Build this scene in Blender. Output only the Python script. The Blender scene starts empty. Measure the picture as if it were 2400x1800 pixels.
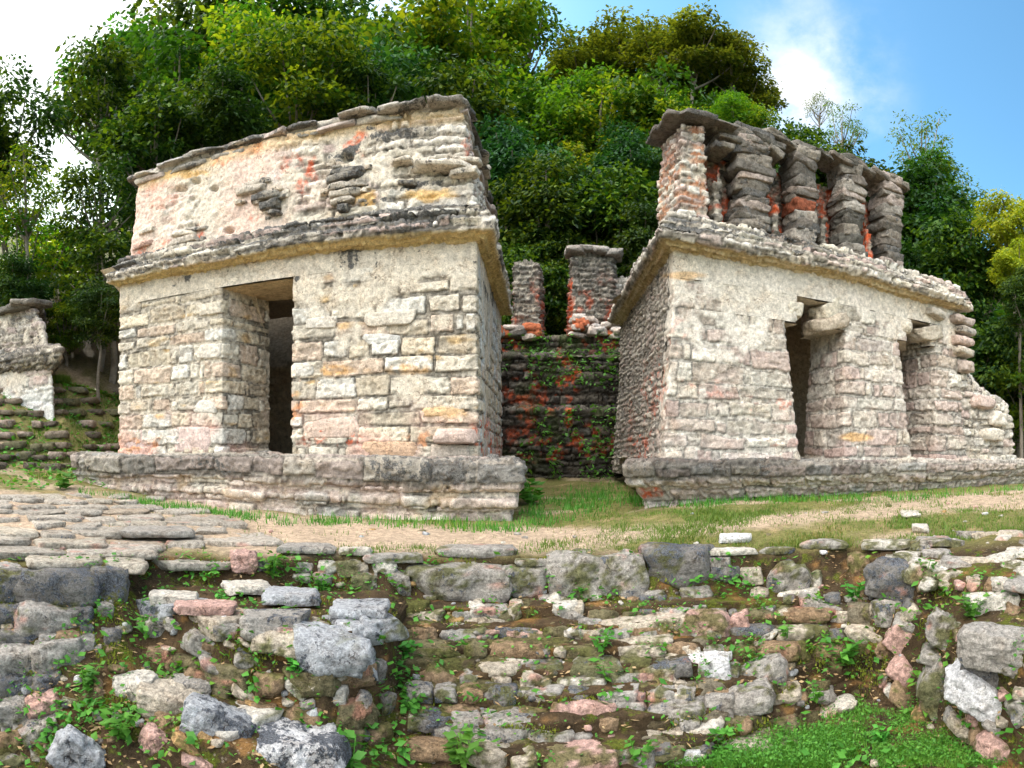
import bpy, math, random
import numpy as np
from math import sin, cos, tan, atan2, pi, radians
random.seed(7)
SC = bpy.context.scene
COL = SC.collection
# ---------------------------------------------------------------- survey of the site
F, CX, HY = 1333.0, 1190.0, 990.0      # bearings (per 1/F rad) and eye level; the eye is the origin of the survey
def pt(px, r):
    t = (px - CX) / F
    return (r * sin(t), r * cos(t))
def zz(y, r): return (HY - y) / F * r
def bearing(x, y): return CX + F * np.arctan2(x, y)

# ---------------------------------------------------------------- noise
def _h(ix, iy, iz, seed):
    n = (ix.astype(np.int64) * 73856093) ^ (iy.astype(np.int64) * 19349663) ^ (iz.astype(np.int64) * 83492791) ^ (seed * 2654435761 & 0x7fffffff)
    n = (n ^ (n >> 13)) * 1274126177
    n = n & 0x7fffffff
    n = ((n ^ (n >> 11)) * 1103515245 + 12345) & 0x7fffffff
    return (n & 0xffff) / 65535.0
def vn(x, y, z=None, seed=0):
    x = np.asarray(x, float); y = np.asarray(y, float)
    z = np.zeros_like(x) if z is None else np.asarray(z, float)
    x, y, z = np.broadcast_arrays(x, y, z)
    fx, fy, fz = np.floor(x), np.floor(y), np.floor(z)
    ux, uy, uz = x - fx, y - fy, z - fz
    ux = ux * ux * (3 - 2 * ux); uy = uy * uy * (3 - 2 * uy); uz = uz * uz * (3 - 2 * uz)
    o = 0
    for a in (0, 1):
        wx = ux if a else 1 - ux
        for b in (0, 1):
            wy = uy if b else 1 - uy
            for c in (0, 1):
                wz = uz if c else 1 - uz
                o = o + wx * wy * wz * _h(fx + a, fy + b, fz + c, seed)
    return o * 2 - 1
def fbm(x, y, z=None, seed=0, oct=4, gain=.5):
    o, a, f, t = 0, 1, 1.0, 0
    for i in range(oct):
        o = o + a * vn(np.asarray(x) * f, np.asarray(y) * f, None if z is None else np.asarray(z) * f, seed + i * 17)
        t += a; a *= gain; f *= 2.03
    return o / t
def sst(a, b, x):
    t = np.clip((x - a) / (b - a), 0, 1); return t * t * (3 - 2 * t)
def mixc(a, b, f):
    f = np.asarray(f)[..., None]; return a * (1 - f) + np.asarray(b) * f

# ---------------------------------------------------------------- objects
def mk(name, V, Fc, mat, parent=None, col=None, smooth=True, loc=None):
    V = np.asarray(V, dtype=np.float32).reshape(-1, 3); Fc = np.asarray(Fc, dtype=np.int32)
    me = bpy.data.meshes.new(name)
    n, k = Fc.shape
    me.vertices.add(len(V)); me.vertices.foreach_set('co', V.ravel())
    me.loops.add(n * k); me.loops.foreach_set('vertex_index', Fc.ravel())
    me.polygons.add(n); me.polygons.foreach_set('loop_start', np.arange(0, n * k, k, dtype=np.int32))
    me.polygons.foreach_set('loop_total', np.full(n, k, dtype=np.int32))
    me.polygons.foreach_set('use_smooth', np.full(n, smooth, dtype=bool))
    me.update(calc_edges=True)
    if col is not None:
        a = me.attributes.new('Col', 'FLOAT_COLOR', 'POINT')
        c = np.ones((len(V), 4), dtype=np.float32); col = np.asarray(col); c[:, :col.shape[1]] = col
        a.data.foreach_set('color', c.ravel())
    me.materials.append(mat)
    o = bpy.data.objects.new(name, me); COL.objects.link(o)
    if parent is not None:
        o.parent = parent
        o.matrix_parent_inverse = parent.matrix_basis.inverted()
    return o
def tag(o, label=None, cat=None, group=None, kind=None):
    if label: o['label'] = label
    if cat: o['category'] = cat
    if group: o['group'] = group
    if kind: o['kind'] = kind
    return o
def thing(name, label, cat, loc=(0, 0, 0), group=None, rz=0):
    o = bpy.data.objects.new(name, None); COL.objects.link(o); o.location = loc; o.rotation_euler = (0, 0, rz)
    o.empty_display_size = .2
    return tag(o, label, cat, group)
def pack(parts):
    Vs, Fs, Cs, b = [], [], [], 0
    for v, f, c in parts:
        Vs.append(v); Fs.append(f + b); Cs.append(c); b += len(v)
    return np.concatenate(Vs), np.concatenate(Fs), np.concatenate(Cs)

# ---------------------------------------------------------------- materials
def newmat(name):
    m = bpy.data.materials.new(name); m.use_nodes = True
    nt = m.node_tree; nt.nodes.clear()
    return m, nt, nt.nodes.new('ShaderNodeOutputMaterial')
class NB:
    def __init__(s, nt): s.nt = nt
    def n(s, t, **kw):
        nd = s.nt.nodes.new(t)
        for k, v in kw.items():
            if k[0] == '_': setattr(nd, k[1:], v)
        return nd
    def l(s, a, b): s.nt.links.new(a, b)
    def noise(s, vec, sc, det=4, rough=.6, w=None):
        nd = s.nt.nodes.new('ShaderNodeTexNoise'); nd.inputs['Scale'].default_value = sc
        nd.inputs['Detail'].default_value = det; nd.inputs['Roughness'].default_value = rough
        if vec is not None: s.l(vec, nd.inputs['Vector'])
        return nd.outputs['Fac']
    def math(s, op, a, b=None, clamp=False):
        nd = s.nt.nodes.new('ShaderNodeMath'); nd.operation = op; nd.use_clamp = clamp
        for i, v in enumerate((a, b)):
            if v is None: continue
            if isinstance(v, (int, float)): nd.inputs[i].default_value = v
            else: s.l(v, nd.inputs[i])
        return nd.outputs[0]
    def rng(s, v, a, b, c=0., d=1., smooth=True):
        nd = s.nt.nodes.new('ShaderNodeMapRange'); nd.interpolation_type = 'SMOOTHSTEP' if smooth else 'LINEAR'
        s.l(v, nd.inputs[0])
        for i, q in enumerate((a, b, c, d)):
            if isinstance(q, (int, float)): nd.inputs[i + 1].default_value = q
            else: s.l(q, nd.inputs[i + 1])
        return nd.outputs[0]
    def mix(s, f, a, b, bt='MIX'):
        nd = s.nt.nodes.new('ShaderNodeMix'); nd.data_type = 'RGBA'; nd.blend_type = bt
        for i, v in ((0, f), (6, a), (7, b)):
            if isinstance(v, (int, float)): nd.inputs[i].default_value = v
            elif isinstance(v, tuple): nd.inputs[i].default_value = (*v, 1)
            else: s.l(v, nd.inputs[i])
        return nd.outputs[2]

def stone_mat(name, dark=(.05, .048, .045), pits=.5, bump=.6, fine=1.0, bump_d=.012, mott=.35):
    """weathered limestone: base colour per vertex, A = amount of lichen"""
    m, nt, out = newmat(name); b = NB(nt)
    at = b.n('ShaderNodeAttribute', _attribute_name='Col')
    tc = b.n('ShaderNodeTexCoord').outputs['Object']
    n1 = b.noise(tc, 3.5 * fine, 6, .65); n2 = b.noise(tc, 16 * fine, 6, .7); n3 = b.noise(tc, 60 * fine, 4, .7)
    # tonal mottling
    f = b.rng(n2, .34, .66, 1 - mott, .98 + mott, False)
    c = b.mix(1.0, at.outputs['Color'], None_col(b, f), 'MULTIPLY')
    f3 = b.rng(n3, .32, .68, .72, 1.24, False)
    c = b.mix(1.0, c, None_col(b, f3), 'MULTIPLY')
    # warm / cool drift
    c = b.mix(b.rng(n1, .45, .75, 0, .28), c, b.mix(1.0, c, (1.12, .86, .6), 'MULTIPLY'))
    # lichen
    th = b.math('SUBTRACT', 1.0, at.outputs['Alpha'])
    ln = b.math('ADD', b.math('MULTIPLY', n1, .45), b.math('MULTIPLY', n2, .55))
    lo = b.rng(th, 0, 1, .22, .78, False)
    lf = b.rng(ln, lo, b.math('ADD', lo, .07))
    dk = b.mix(b.rng(n3, .35, .65), dark, tuple(min(1, v * 3.4) for v in dark))
    c = b.mix(lf, c, dk)
    # hairline cracks and seams
    cm = b.n('ShaderNodeTexVoronoi'); cm.feature = 'DISTANCE_TO_EDGE'; cm.inputs['Scale'].default_value = 5.5 * fine
    wv = b.n('ShaderNodeVectorMath', _operation='ADD'); b.l(tc, wv.inputs[0]); cn_ = b.n('ShaderNodeTexNoise'); cn_.inputs['Scale'].default_value = 7 * fine; cn_.inputs['Detail'].default_value = 4; b.l(tc, cn_.inputs['Vector'])
    sc_ = b.n('ShaderNodeVectorMath', _operation='SCALE'); b.l(cn_.outputs['Color'], sc_.inputs[0]); sc_.inputs['Scale'].default_value = .22; b.l(sc_.outputs[0], wv.inputs[1]); b.l(wv.outputs[0], cm.inputs['Vector'])
    ck = b.math('MULTIPLY', b.rng(cm.outputs['Distance'], .0, .035, 1., 0.), b.rng(n1, .48, .62))
    c = b.mix(b.math('MULTIPLY', ck, .55), c, (.09, .06, .04))
    # pits
    vor = b.n('ShaderNodeTexVoronoi'); vor.inputs['Scale'].default_value = 22 * fine; b.l(tc, vor.inputs['Vector'])
    pm = b.math('MULTIPLY', b.rng(vor.outputs['Distance'], .10, .26, 1., 0.), b.rng(n2, .5, .62))
    c = b.mix(b.math('MULTIPLY', pm, pits), c, (.06, .045, .035))
    bs = b.n('ShaderNodeBsdfPrincipled'); b.l(c, bs.inputs['Base Color'])
    bs.inputs['Roughness'].default_value = .93; bs.inputs['Specular IOR Level'].default_value = .15
    hgt = b.math('ADD', b.math('MULTIPLY', n2, 1.0), b.math('MULTIPLY', n3, .35))
    hgt = b.math('SUBTRACT', hgt, b.math('ADD', b.math('MULTIPLY', pm, .7), b.math('MULTIPLY', ck, .6)))
    bp = b.n('ShaderNodeBump'); bp.inputs['Strength'].default_value = bump; bp.inputs['Distance'].default_value = bump_d * 2.2
    b.l(hgt, bp.inputs['Height']); b.l(bp.outputs[0], bs.inputs['Normal'])
    b.l(bs.outputs[0], out.inputs[0])
    return m
def None_col(b, f):
    nd = b.n('ShaderNodeCombineColor')
    for i in range(3): b.l(f, nd.inputs[i])
    return nd.outputs[0]

def leaf_mat(name, c1, c2, c3=None, trans=.45, objvar=.25, rough=.55):
    m, nt, out = newmat(name); b = NB(nt)
    geo = b.n('ShaderNodeNewGeometry'); oi = b.n('ShaderNodeObjectInfo')
    tc = b.n('ShaderNodeTexCoord').outputs['Object']
    rp = geo.outputs['Random Per Island']
    c = b.mix(b.rng(rp, 0, 1, 0, 1, False), c1, c2)
    if c3: c = b.mix(b.math('MULTIPLY', b.rng(b.noise(tc, .55, 2, .5), .5, .68), b.rng(rp, .2, .9)), c, c3)
    hs = b.n('ShaderNodeHueSaturation'); b.l(c, hs.inputs['Color'])
    b.l(b.rng(oi.outputs['Random'], 0, 1, .5 - .035 * objvar * 4, .5 + .03 * objvar * 4, False), hs.inputs['Hue'])
    b.l(b.rng(oi.outputs['Random'], 0, 1, 1 - objvar, 1 + objvar, False), hs.inputs['Value'])
    c = hs.outputs[0]
    d = b.n('ShaderNodeBsdfPrincipled'); b.l(c, d.inputs['Base Color']); d.inputs['Roughness'].default_value = rough
    d.inputs['Specular IOR Level'].default_value = .3
    t = b.n('ShaderNodeBsdfTranslucent'); b.l(b.mix(1.0, c, (1.5, 1.35, .45), 'MULTIPLY'), t.inputs[0])
    mx = b.n('ShaderNodeMixShader'); mx.inputs[0].default_value = trans
    b.l(d.outputs[0], mx.inputs[1]); b.l(t.outputs[0], mx.inputs[2]); b.l(mx.outputs[0], out.inputs[0])
    return m
def bark_mat(name, c1, c2):
    m, nt, out = newmat(name); b = NB(nt)
    tc = b.n('ShaderNodeTexCoord').outputs['Object']
    n = b.noise(tc, 5, 6, .7)
    bs = b.n('ShaderNodeBsdfPrincipled'); b.l(b.mix(b.rng(n, .35, .65), c1, c2), bs.inputs['Base Color']); bs.inputs['Roughness'].default_value = .9
    bp = b.n('ShaderNodeBump'); bp.inputs['Distance'].default_value = .03; b.l(b.noise(tc, 18, 5), bp.inputs['Height']); b.l(bp.outputs[0], bs.inputs['Normal'])
    b.l(bs.outputs[0], out.inputs[0]); return m
def ground_mat():
    m, nt, out = newmat('earth'); b = NB(nt)
    at = b.n('ShaderNodeAttribute', _attribute_name='Col')
    tc = b.n('ShaderNodeTexCoord').outputs['Object']
    n1 = b.noise(tc, 2.2, 5, .6); n2 = b.noise(tc, 14, 6, .7); n3 = b.noise(tc, 70, 4, .75)
    c = b.mix(1.0, at.outputs['Color'], None_col(b, b.rng(n2, .3, .7, .55, 1.4, False)), 'MULTIPLY')
    c = b.mix(1.0, c, None_col(b, b.rng(n3, .3, .7, .6, 1.4, False)), 'MULTIPLY')
    # moss, amount in A
    ms = b.math('MULTIPLY', b.rng(b.noise(tc, 6, 6, .7), b.rng(at.outputs['Alpha'], 0, 1, .75, .38, False), b.rng(at.outputs['Alpha'], 0, 1, .85, .5, False)), .85)
    c = b.mix(ms, c, b.mix(b.rng(n3, .35, .65), (.045, .06, .008), (.14, .16, .02)))
    # small pale chips
    vor = b.n('ShaderNodeTexVoronoi'); vor.inputs['Scale'].default_value = 26; b.l(tc, vor.inputs['Vector'])
    ch = b.math('MULTIPLY', b.rng(vor.outputs['Distance'], .16, .24, 1., 0.), b.rng(n1, .5, .6))
    c = b.mix(b.math('MULTIPLY', ch, .5), c, (.36, .30, .23))
    bs = b.n('ShaderNodeBsdfPrincipled'); b.l(c, bs.inputs['Base Color']); bs.inputs['Roughness'].default_value = .97
    bs.inputs['Specular IOR Level'].default_value = .1
    bp = b.n('ShaderNodeBump'); bp.inputs['Distance'].default_value = .035; bp.inputs['Strength'].default_value = .8
    b.l(b.math('ADD', n2, b.math('MULTIPLY', n3, .5)), bp.inputs['Height']); b.l(bp.outputs[0], bs.inputs['Normal'])
    b.l(bs.outputs[0], out.inputs[0]); return m
M_wall = stone_mat('limestone_masonry', pits=.8, bump=.6, mott=.36)
M_dark = stone_mat('lichened_limestone', pits=.6, bump=1., mott=.5)
M_rock = stone_mat('mottled_boulder', dark=(.05, .053, .06), pits=.6, bump=1., fine=1.7, bump_d=.014, mott=.5)
M_earth = ground_mat()

# ---------------------------------------------------------------- masonry sheets
PAL = {
 'cream': [(.60, .52, .40), (.64, .58, .48), (.55, .47, .36), (.62, .55, .45), (.59, .47, .37), (.66, .62, .55), (.56, .50, .41)],
 'pale':  [(.62, .56, .48), (.66, .61, .54), (.56, .46, .40), (.54, .42, .37), (.60, .54, .44), (.64, .6, .53), (.58, .52, .44)],
 'rosy':  [(.50, .43, .36), (.57, .51, .43), (.46, .37, .32), (.53, .48, .42), (.49, .41, .35), (.62, .57, .49), (.51, .46, .38)],
 'grey':  [(.42, .38, .33), (.34, .31, .27), (.46, .38, .33), (.36, .34, .31), (.40, .33, .29), (.48, .43, .36)],
 'dark':  [(.20, .18, .155), (.27, .24, .2), (.15, .14, .12), (.33, .29, .24), (.22, .19, .16)],
}
RED = (.60, .11, .04)
def resample(pts, step):
    """-> position, direction-normal, miter vector and length at regular steps along an open polyline (right-hand normals)"""
    P = np.array(pts, float); D = np.diff(P, axis=0); L = np.linalg.norm(D, axis=1); T = D / L[:, None]
    N = np.stack([T[:, 1], -T[:, 0]], 1)
    Mv = [N[0]]
    for i in range(1, len(P) - 1):
        s = N[i - 1] + N[i]; s /= np.linalg.norm(s); Mv.append(s / max(.35, s @ N[i]))
    Mv.append(N[-1]); Mv = np.array(Mv)
    pos, nor, mit, uu = [], [], [], []; acc = 0
    for i in range(len(L)):
        n = max(1, int(round(L[i] / step)))
        for j in range(n + (1 if i == len(L) - 1 else 0)):
            t = j / n
            pos.append(P[i] * (1 - t) + P[i + 1] * t); mit.append(Mv[i] * (1 - t) + Mv[i + 1] * t); uu.append(acc + L[i] * t)
            d0, d1 = t * L[i], (1 - t) * L[i]; nn = N[i].copy()
            if i > 0 and d0 < .07: nn = nn * (.5 + d0 / .14) + N[i - 1] * (.5 - d0 / .14)
            if i < len(L) - 1 and d1 < .07: nn = nn * (.5 + d1 / .14) + N[i + 1] * (.5 - d1 / .14)
            nor.append(nn / np.linalg.norm(nn))
        acc += L[i]
    return np.array(pos), np.array(nor), np.array(mit), np.array(uu)
def masonry(u, s, seed, ch=(.12, .26), cw=(.22, .6), edge=.013, wob=.03):
    """irregular coursed stones -> height 0..1, mask, random id, distance"""
    rs = np.random.RandomState(seed)
    us = u + wob * 1.3 * fbm(u * 3, s * 3, None, seed + 5, 2); ss = s + wob * fbm(u * 1.7, s * 4, None, seed + 9, 3)
    rows = [-1.]
    while rows[-1] < s.max() + 1: rows.append(rows[-1] + rs.uniform(*ch))
    rows = np.array(rows); ri = np.clip(np.searchsorted(rows, ss) - 1, 0, len(rows) - 2)
    dz0 = ss - rows[ri]; dz1 = rows[ri + 1] - ss
    dl = np.zeros_like(u); dr = np.zeros_like(u); rnd = np.zeros_like(u); rn2 = np.zeros_like(u)
    for k in np.unique(ri):
        m = ri == k
        b = [u.min() - 1 - rs.uniform(0, .5)]
        hh = rows[k + 1] - rows[k]
        while b[-1] < u.max() + 1:
            b.append(b[-1] + (rs.uniform(*cw) if rs.rand() > .22 else rs.uniform(.08, .16)) )
        b = np.array(b); r1 = rs.rand(len(b)); r2 = rs.rand(len(b))
        bi = np.clip(np.searchsorted(b, us[m]) - 1, 0, len(b) - 2)
        dl[m] = us[m] - b[bi]; dr[m] = b[bi + 1] - us[m]; rnd[m] = r1[bi]; rn2[m] = r2[bi]
    jit = .5 + .5 * rn2
    dx = np.minimum(dl, dr) - .006 * rn2; dz = np.minimum(dz0 - .045 * (rnd * 7 % 1) ** 2, dz1 - .045 * (rn2 * 5 % 1) ** 2) - .006
    dx = dx - .02 * (rnd * 13 % 1) ** 3
    cr = .024
    d = np.where((dx < cr) & (dz < cr), cr - np.sqrt(np.clip(cr - dx, 0, 9) ** 2 + np.clip(cr - dz, 0, 9) ** 2), np.minimum(dx, dz))
    d = d + .014 * fbm(u * 13, s * 15, None, seed + 3, 3)
    hgt = sst(0, edge, d); 
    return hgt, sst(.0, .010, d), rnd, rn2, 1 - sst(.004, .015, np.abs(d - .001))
def sheet(name, path, prof, mat, parent, seed=0, step=.024, pal='cream', bulge=.03, plaster=0., lich=0., lichf=None, colf=None,
          dispf=None, zadd=None, xadd=None, rough=.012, warp=0., zwarp=0., keep=None, mortar=(.62, .55, .45), ink=.0, line=.62, chip=.45, mk_obj=True, **mkw):
    pos, nor, mit, U = resample(path, step)
    pr = np.array(prof, float); dl = np.linalg.norm(np.diff(pr, axis=0), axis=1); cum = np.concatenate([[0], np.cumsum(dl)])
    ns = []
    for i in range(len(dl)):
        k = max(1, int(round(dl[i] / step))); ns += list(cum[i] + dl[i] * np.arange(k) / k)
    ns.append(cum[-1]); S = np.array(ns)
    off = np.interp(S, cum, pr[:, 0]); Z = np.interp(S, cum, pr[:, 1])
    to = np.gradient(off, S); tz = np.gradient(Z, S); ln = np.hypot(to, tz) + 1e-9; no, nz = tz / ln, -to / ln
    nu, nS = len(U), len(S)
    u = np.repeat(U[:, None], nS, 1); s = np.repeat(S[None], nu, 0) + 5.0
    X = pos[:, None, 0] + mit[:, None, 0] * off[None]; Y = pos[:, None, 1] + mit[:, None, 1] * off[None]; Zg = np.repeat(Z[None], nu, 0)
    h, msk, rnd, rn2, lin = masonry(u, s, seed, **mkw)
    n1 = fbm(X * 1.1, Y * 1.1, Zg * 1.1, seed + 40, 3); n2 = fbm(X * 5, Y * 5, Zg * 5, seed + 41, 4); n3 = fbm(X * 22, Y * 22, Zg * 22, seed + 43, 2)
    hh = h * (.55 + .45 * rn2)
    pl = np.zeros_like(h)
    if callable(plaster) or plaster > 0:
        pv = plaster(X, Y, Zg) if callable(plaster) else plaster
        pl = sst(.55 - pv, .75 - pv, n1 * .7 + .35 + n2 * .45)
        hh = hh * (1 - pl) + (.55 + .12 * n2) * pl; msk = msk * (1 - .88 * pl)
    d = bulge * hh + rough * (n2 + .5 * n3) + .4 * bulge * (1 - msk) * sst(.1, .3, n3) * (1 - pl)
    ch_ = np.abs(fbm(u * 5.5 + rnd * 9, s * 8 + rn2 * 7, None, seed + 71, 3)); d = d - bulge * chip * sst(.2, .3, ch_) * msk + bulge * .35 * (rnd - .5) * msk
    if warp: d = d + warp * fbm(u * 1.3, s * .8, None, seed + 60, 3)
    if dispf is not None: d = d + dispf(X, Y, Zg, u, s)
    V = np.stack([X + nor[:, None, 0] * no[None] * d, Y + nor[:, None, 1] * no[None] * d, Zg + nz[None] * d], -1)
    if zwarp: V[..., 2] += zwarp * fbm(u * .9, s * 0, None, seed + 66, 3)
    if xadd is not None: V[..., 0] += xadd(X, Y, Zg)
    if zadd is not None: V[..., 2] += zadd(X, Y)
    P = np.array(PAL[pal]); ci = (rnd * len(P)).astype(int) % len(P)
    c = P[ci] * (.80 + .34 * rn2)[..., None]
    mo = np.array(mortar) * (.93 + .12 * n2)[..., None]
    c = mixc(mo, c, msk)
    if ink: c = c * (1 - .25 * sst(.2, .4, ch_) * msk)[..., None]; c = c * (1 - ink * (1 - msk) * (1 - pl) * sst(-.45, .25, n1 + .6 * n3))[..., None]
    c = c * (1 - line * lin * (1 - pl) * sst(-.5, .0, n1 + n3))[..., None]  # dark edge line per stone: joint dirt plus shadow put into the colour
    L = np.full(h.shape, lich, float) + .18 * n1 * (lich > 0)
    if lichf is not None: L = L + lichf(X, Y, Zg, no[None] + 0 * X, nz[None] + 0 * X, n1, n2)
    if colf is not None: c, L = colf(c, L, X, Y, Zg, msk, n1, n2)
    c = np.concatenate([c, np.clip(L, 0, 1)[..., None]], -1)
    idx = np.arange(nu * nS).reshape(nu, nS)
    q = np.stack([idx[:-1, :-1], idx[1:, :-1], idx[1:, 1:], idx[:-1, 1:]], -1)
    if keep is not None:
        k = keep(V[..., 0], V[..., 1], V[..., 2], u); k = k[:-1, :-1] & k[1:, 1:]; q = q[k]
    q = q.reshape(-1, 4)
    V = V.reshape(-1, 3); c = c.reshape(-1, 4)
    if not mk_obj: return V, q, c
    return mk(name, V, q, mat, parent, c)

# ---------------------------------------------------------------- rocks
_T = {}
def cubesphere(n):
    if n in _T: return _T[n]
    g = np.linspace(-1, 1, n + 1); g = np.tan(g * pi / 4); A, B = np.meshgrid(g, g, indexing='ij'); O = np.ones_like(A)
    Vs, Fs, b = [], [], 0
    for a, bb, c in ((A, B, O), (B, A, -O), (O, A, B), (-O, B, A), (B, O, A), (A, -O, B)):
        Vs.append(np.stack([a, bb, c], -1).reshape(-1, 3)); i = np.arange((n + 1) ** 2).reshape(n + 1, n + 1) + b
        Fs.append(np.stack([i[:-1, :-1], i[1:, :-1], i[1:, 1:], i[:-1, 1:]], -1).reshape(-1, 4)); b += (n + 1) ** 2
    V = np.concatenate(Vs); Fc = np.concatenate(Fs)
    k, inv = np.unique(np.round(V, 5), axis=0, return_inverse=True)
    _T[n] = (k, inv.reshape(-1)[Fc]); return _T[n]
def rocks(specs, n=9, amp=.16, seed=0):
    """specs: (centre, dims(w,d,h), yaw, roll, pitch, colour, lichen[, roundness]) -> V, F, C"""
    V0, F0 = cubesphere(n); sp = V0 / np.linalg.norm(V0, axis=1)[:, None]
    rs = np.random.RandomState(seed + 11); out = []
    for k, s in enumerate(specs):
        c, dm, yaw, roll, pitch, colr, li = s[:7]; rd = s[7] if len(s) > 7 else .42
        q = V0 * (1 - rd) + sp * rd * 1.15
        o = rs.uniform(-50, 50, 3); dm = np.array(dm, float) / 2; asp = dm / dm.max()
        w = q * asp * 1.3
        dsp = fbm(w[:, 0] * 1.3 + o[0], w[:, 1] * 1.3 + o[1], w[:, 2] * 1.3 + o[2], 3, 4, .55)
        dsx = fbm(w[:, 0] * 1.1 + o[1], w[:, 1] * 1.1 + o[2], w[:, 2] * 1.1 + o[0], 8, 2)
        v = q * dm; nn = sp
        v = v + nn * (dsp * amp * 2.0 * (.35 * dm.min() + .65 * dm))[:, None] if dsp.ndim == 0 else v + nn * dsp[:, None] * amp * 2.0 * (.4 * dm.min() + .6 * dm)[None]
        v[:, 0] += dsx * dm[0] * .18
        q2 = q * dm * 26
        dfi = fbm(q2[:, 0] + o[1], q2[:, 1] + o[0], q2[:, 2] + o[2], 5, 3)
        v = v + nn * (np.abs(dfi) - .25)[:, None] * min(.035, .16 * dm.min()) * -1.6
        # chipped faces
        for _ in range(3):
            pn = rs.normal(size=3); pn /= np.linalg.norm(pn); lim = (np.abs(pn) * dm).sum() * rs.uniform(.62, .85)
            t = v @ pn - lim; v = v - np.clip(t, 0, 9)[:, None] * pn * .8
        cr, sr, cy, sy, cp, spp = cos(roll), sin(roll), cos(yaw), sin(yaw), cos(pitch), sin(pitch)
        x, y, z = v.T
        y, z = y * cp - z * spp, y * spp + z * cp
        x, z = x * cr + z * sr, -x * sr + z * cr
        x, y = x * cy - y * sy, x * sy + y * cy
        W = np.stack([x + c[0], y + c[1], z + c[2]], 1)
        cc = np.array(colr) * (1 + .12 * dsp[:, None]); L = np.clip(li + .25 * dsx, 0, 1)
        out.append((W, F0, np.concatenate([np.clip(cc, 0, .9), L[:, None]], 1)))
    return pack(out)
def each(name, specs, n, amp, seed, mat, parent):
    for i, sp in enumerate(specs):
        V, Fc, C = rocks([sp], n, amp, seed + i); mk(name, V, Fc, mat, parent, C)
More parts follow.
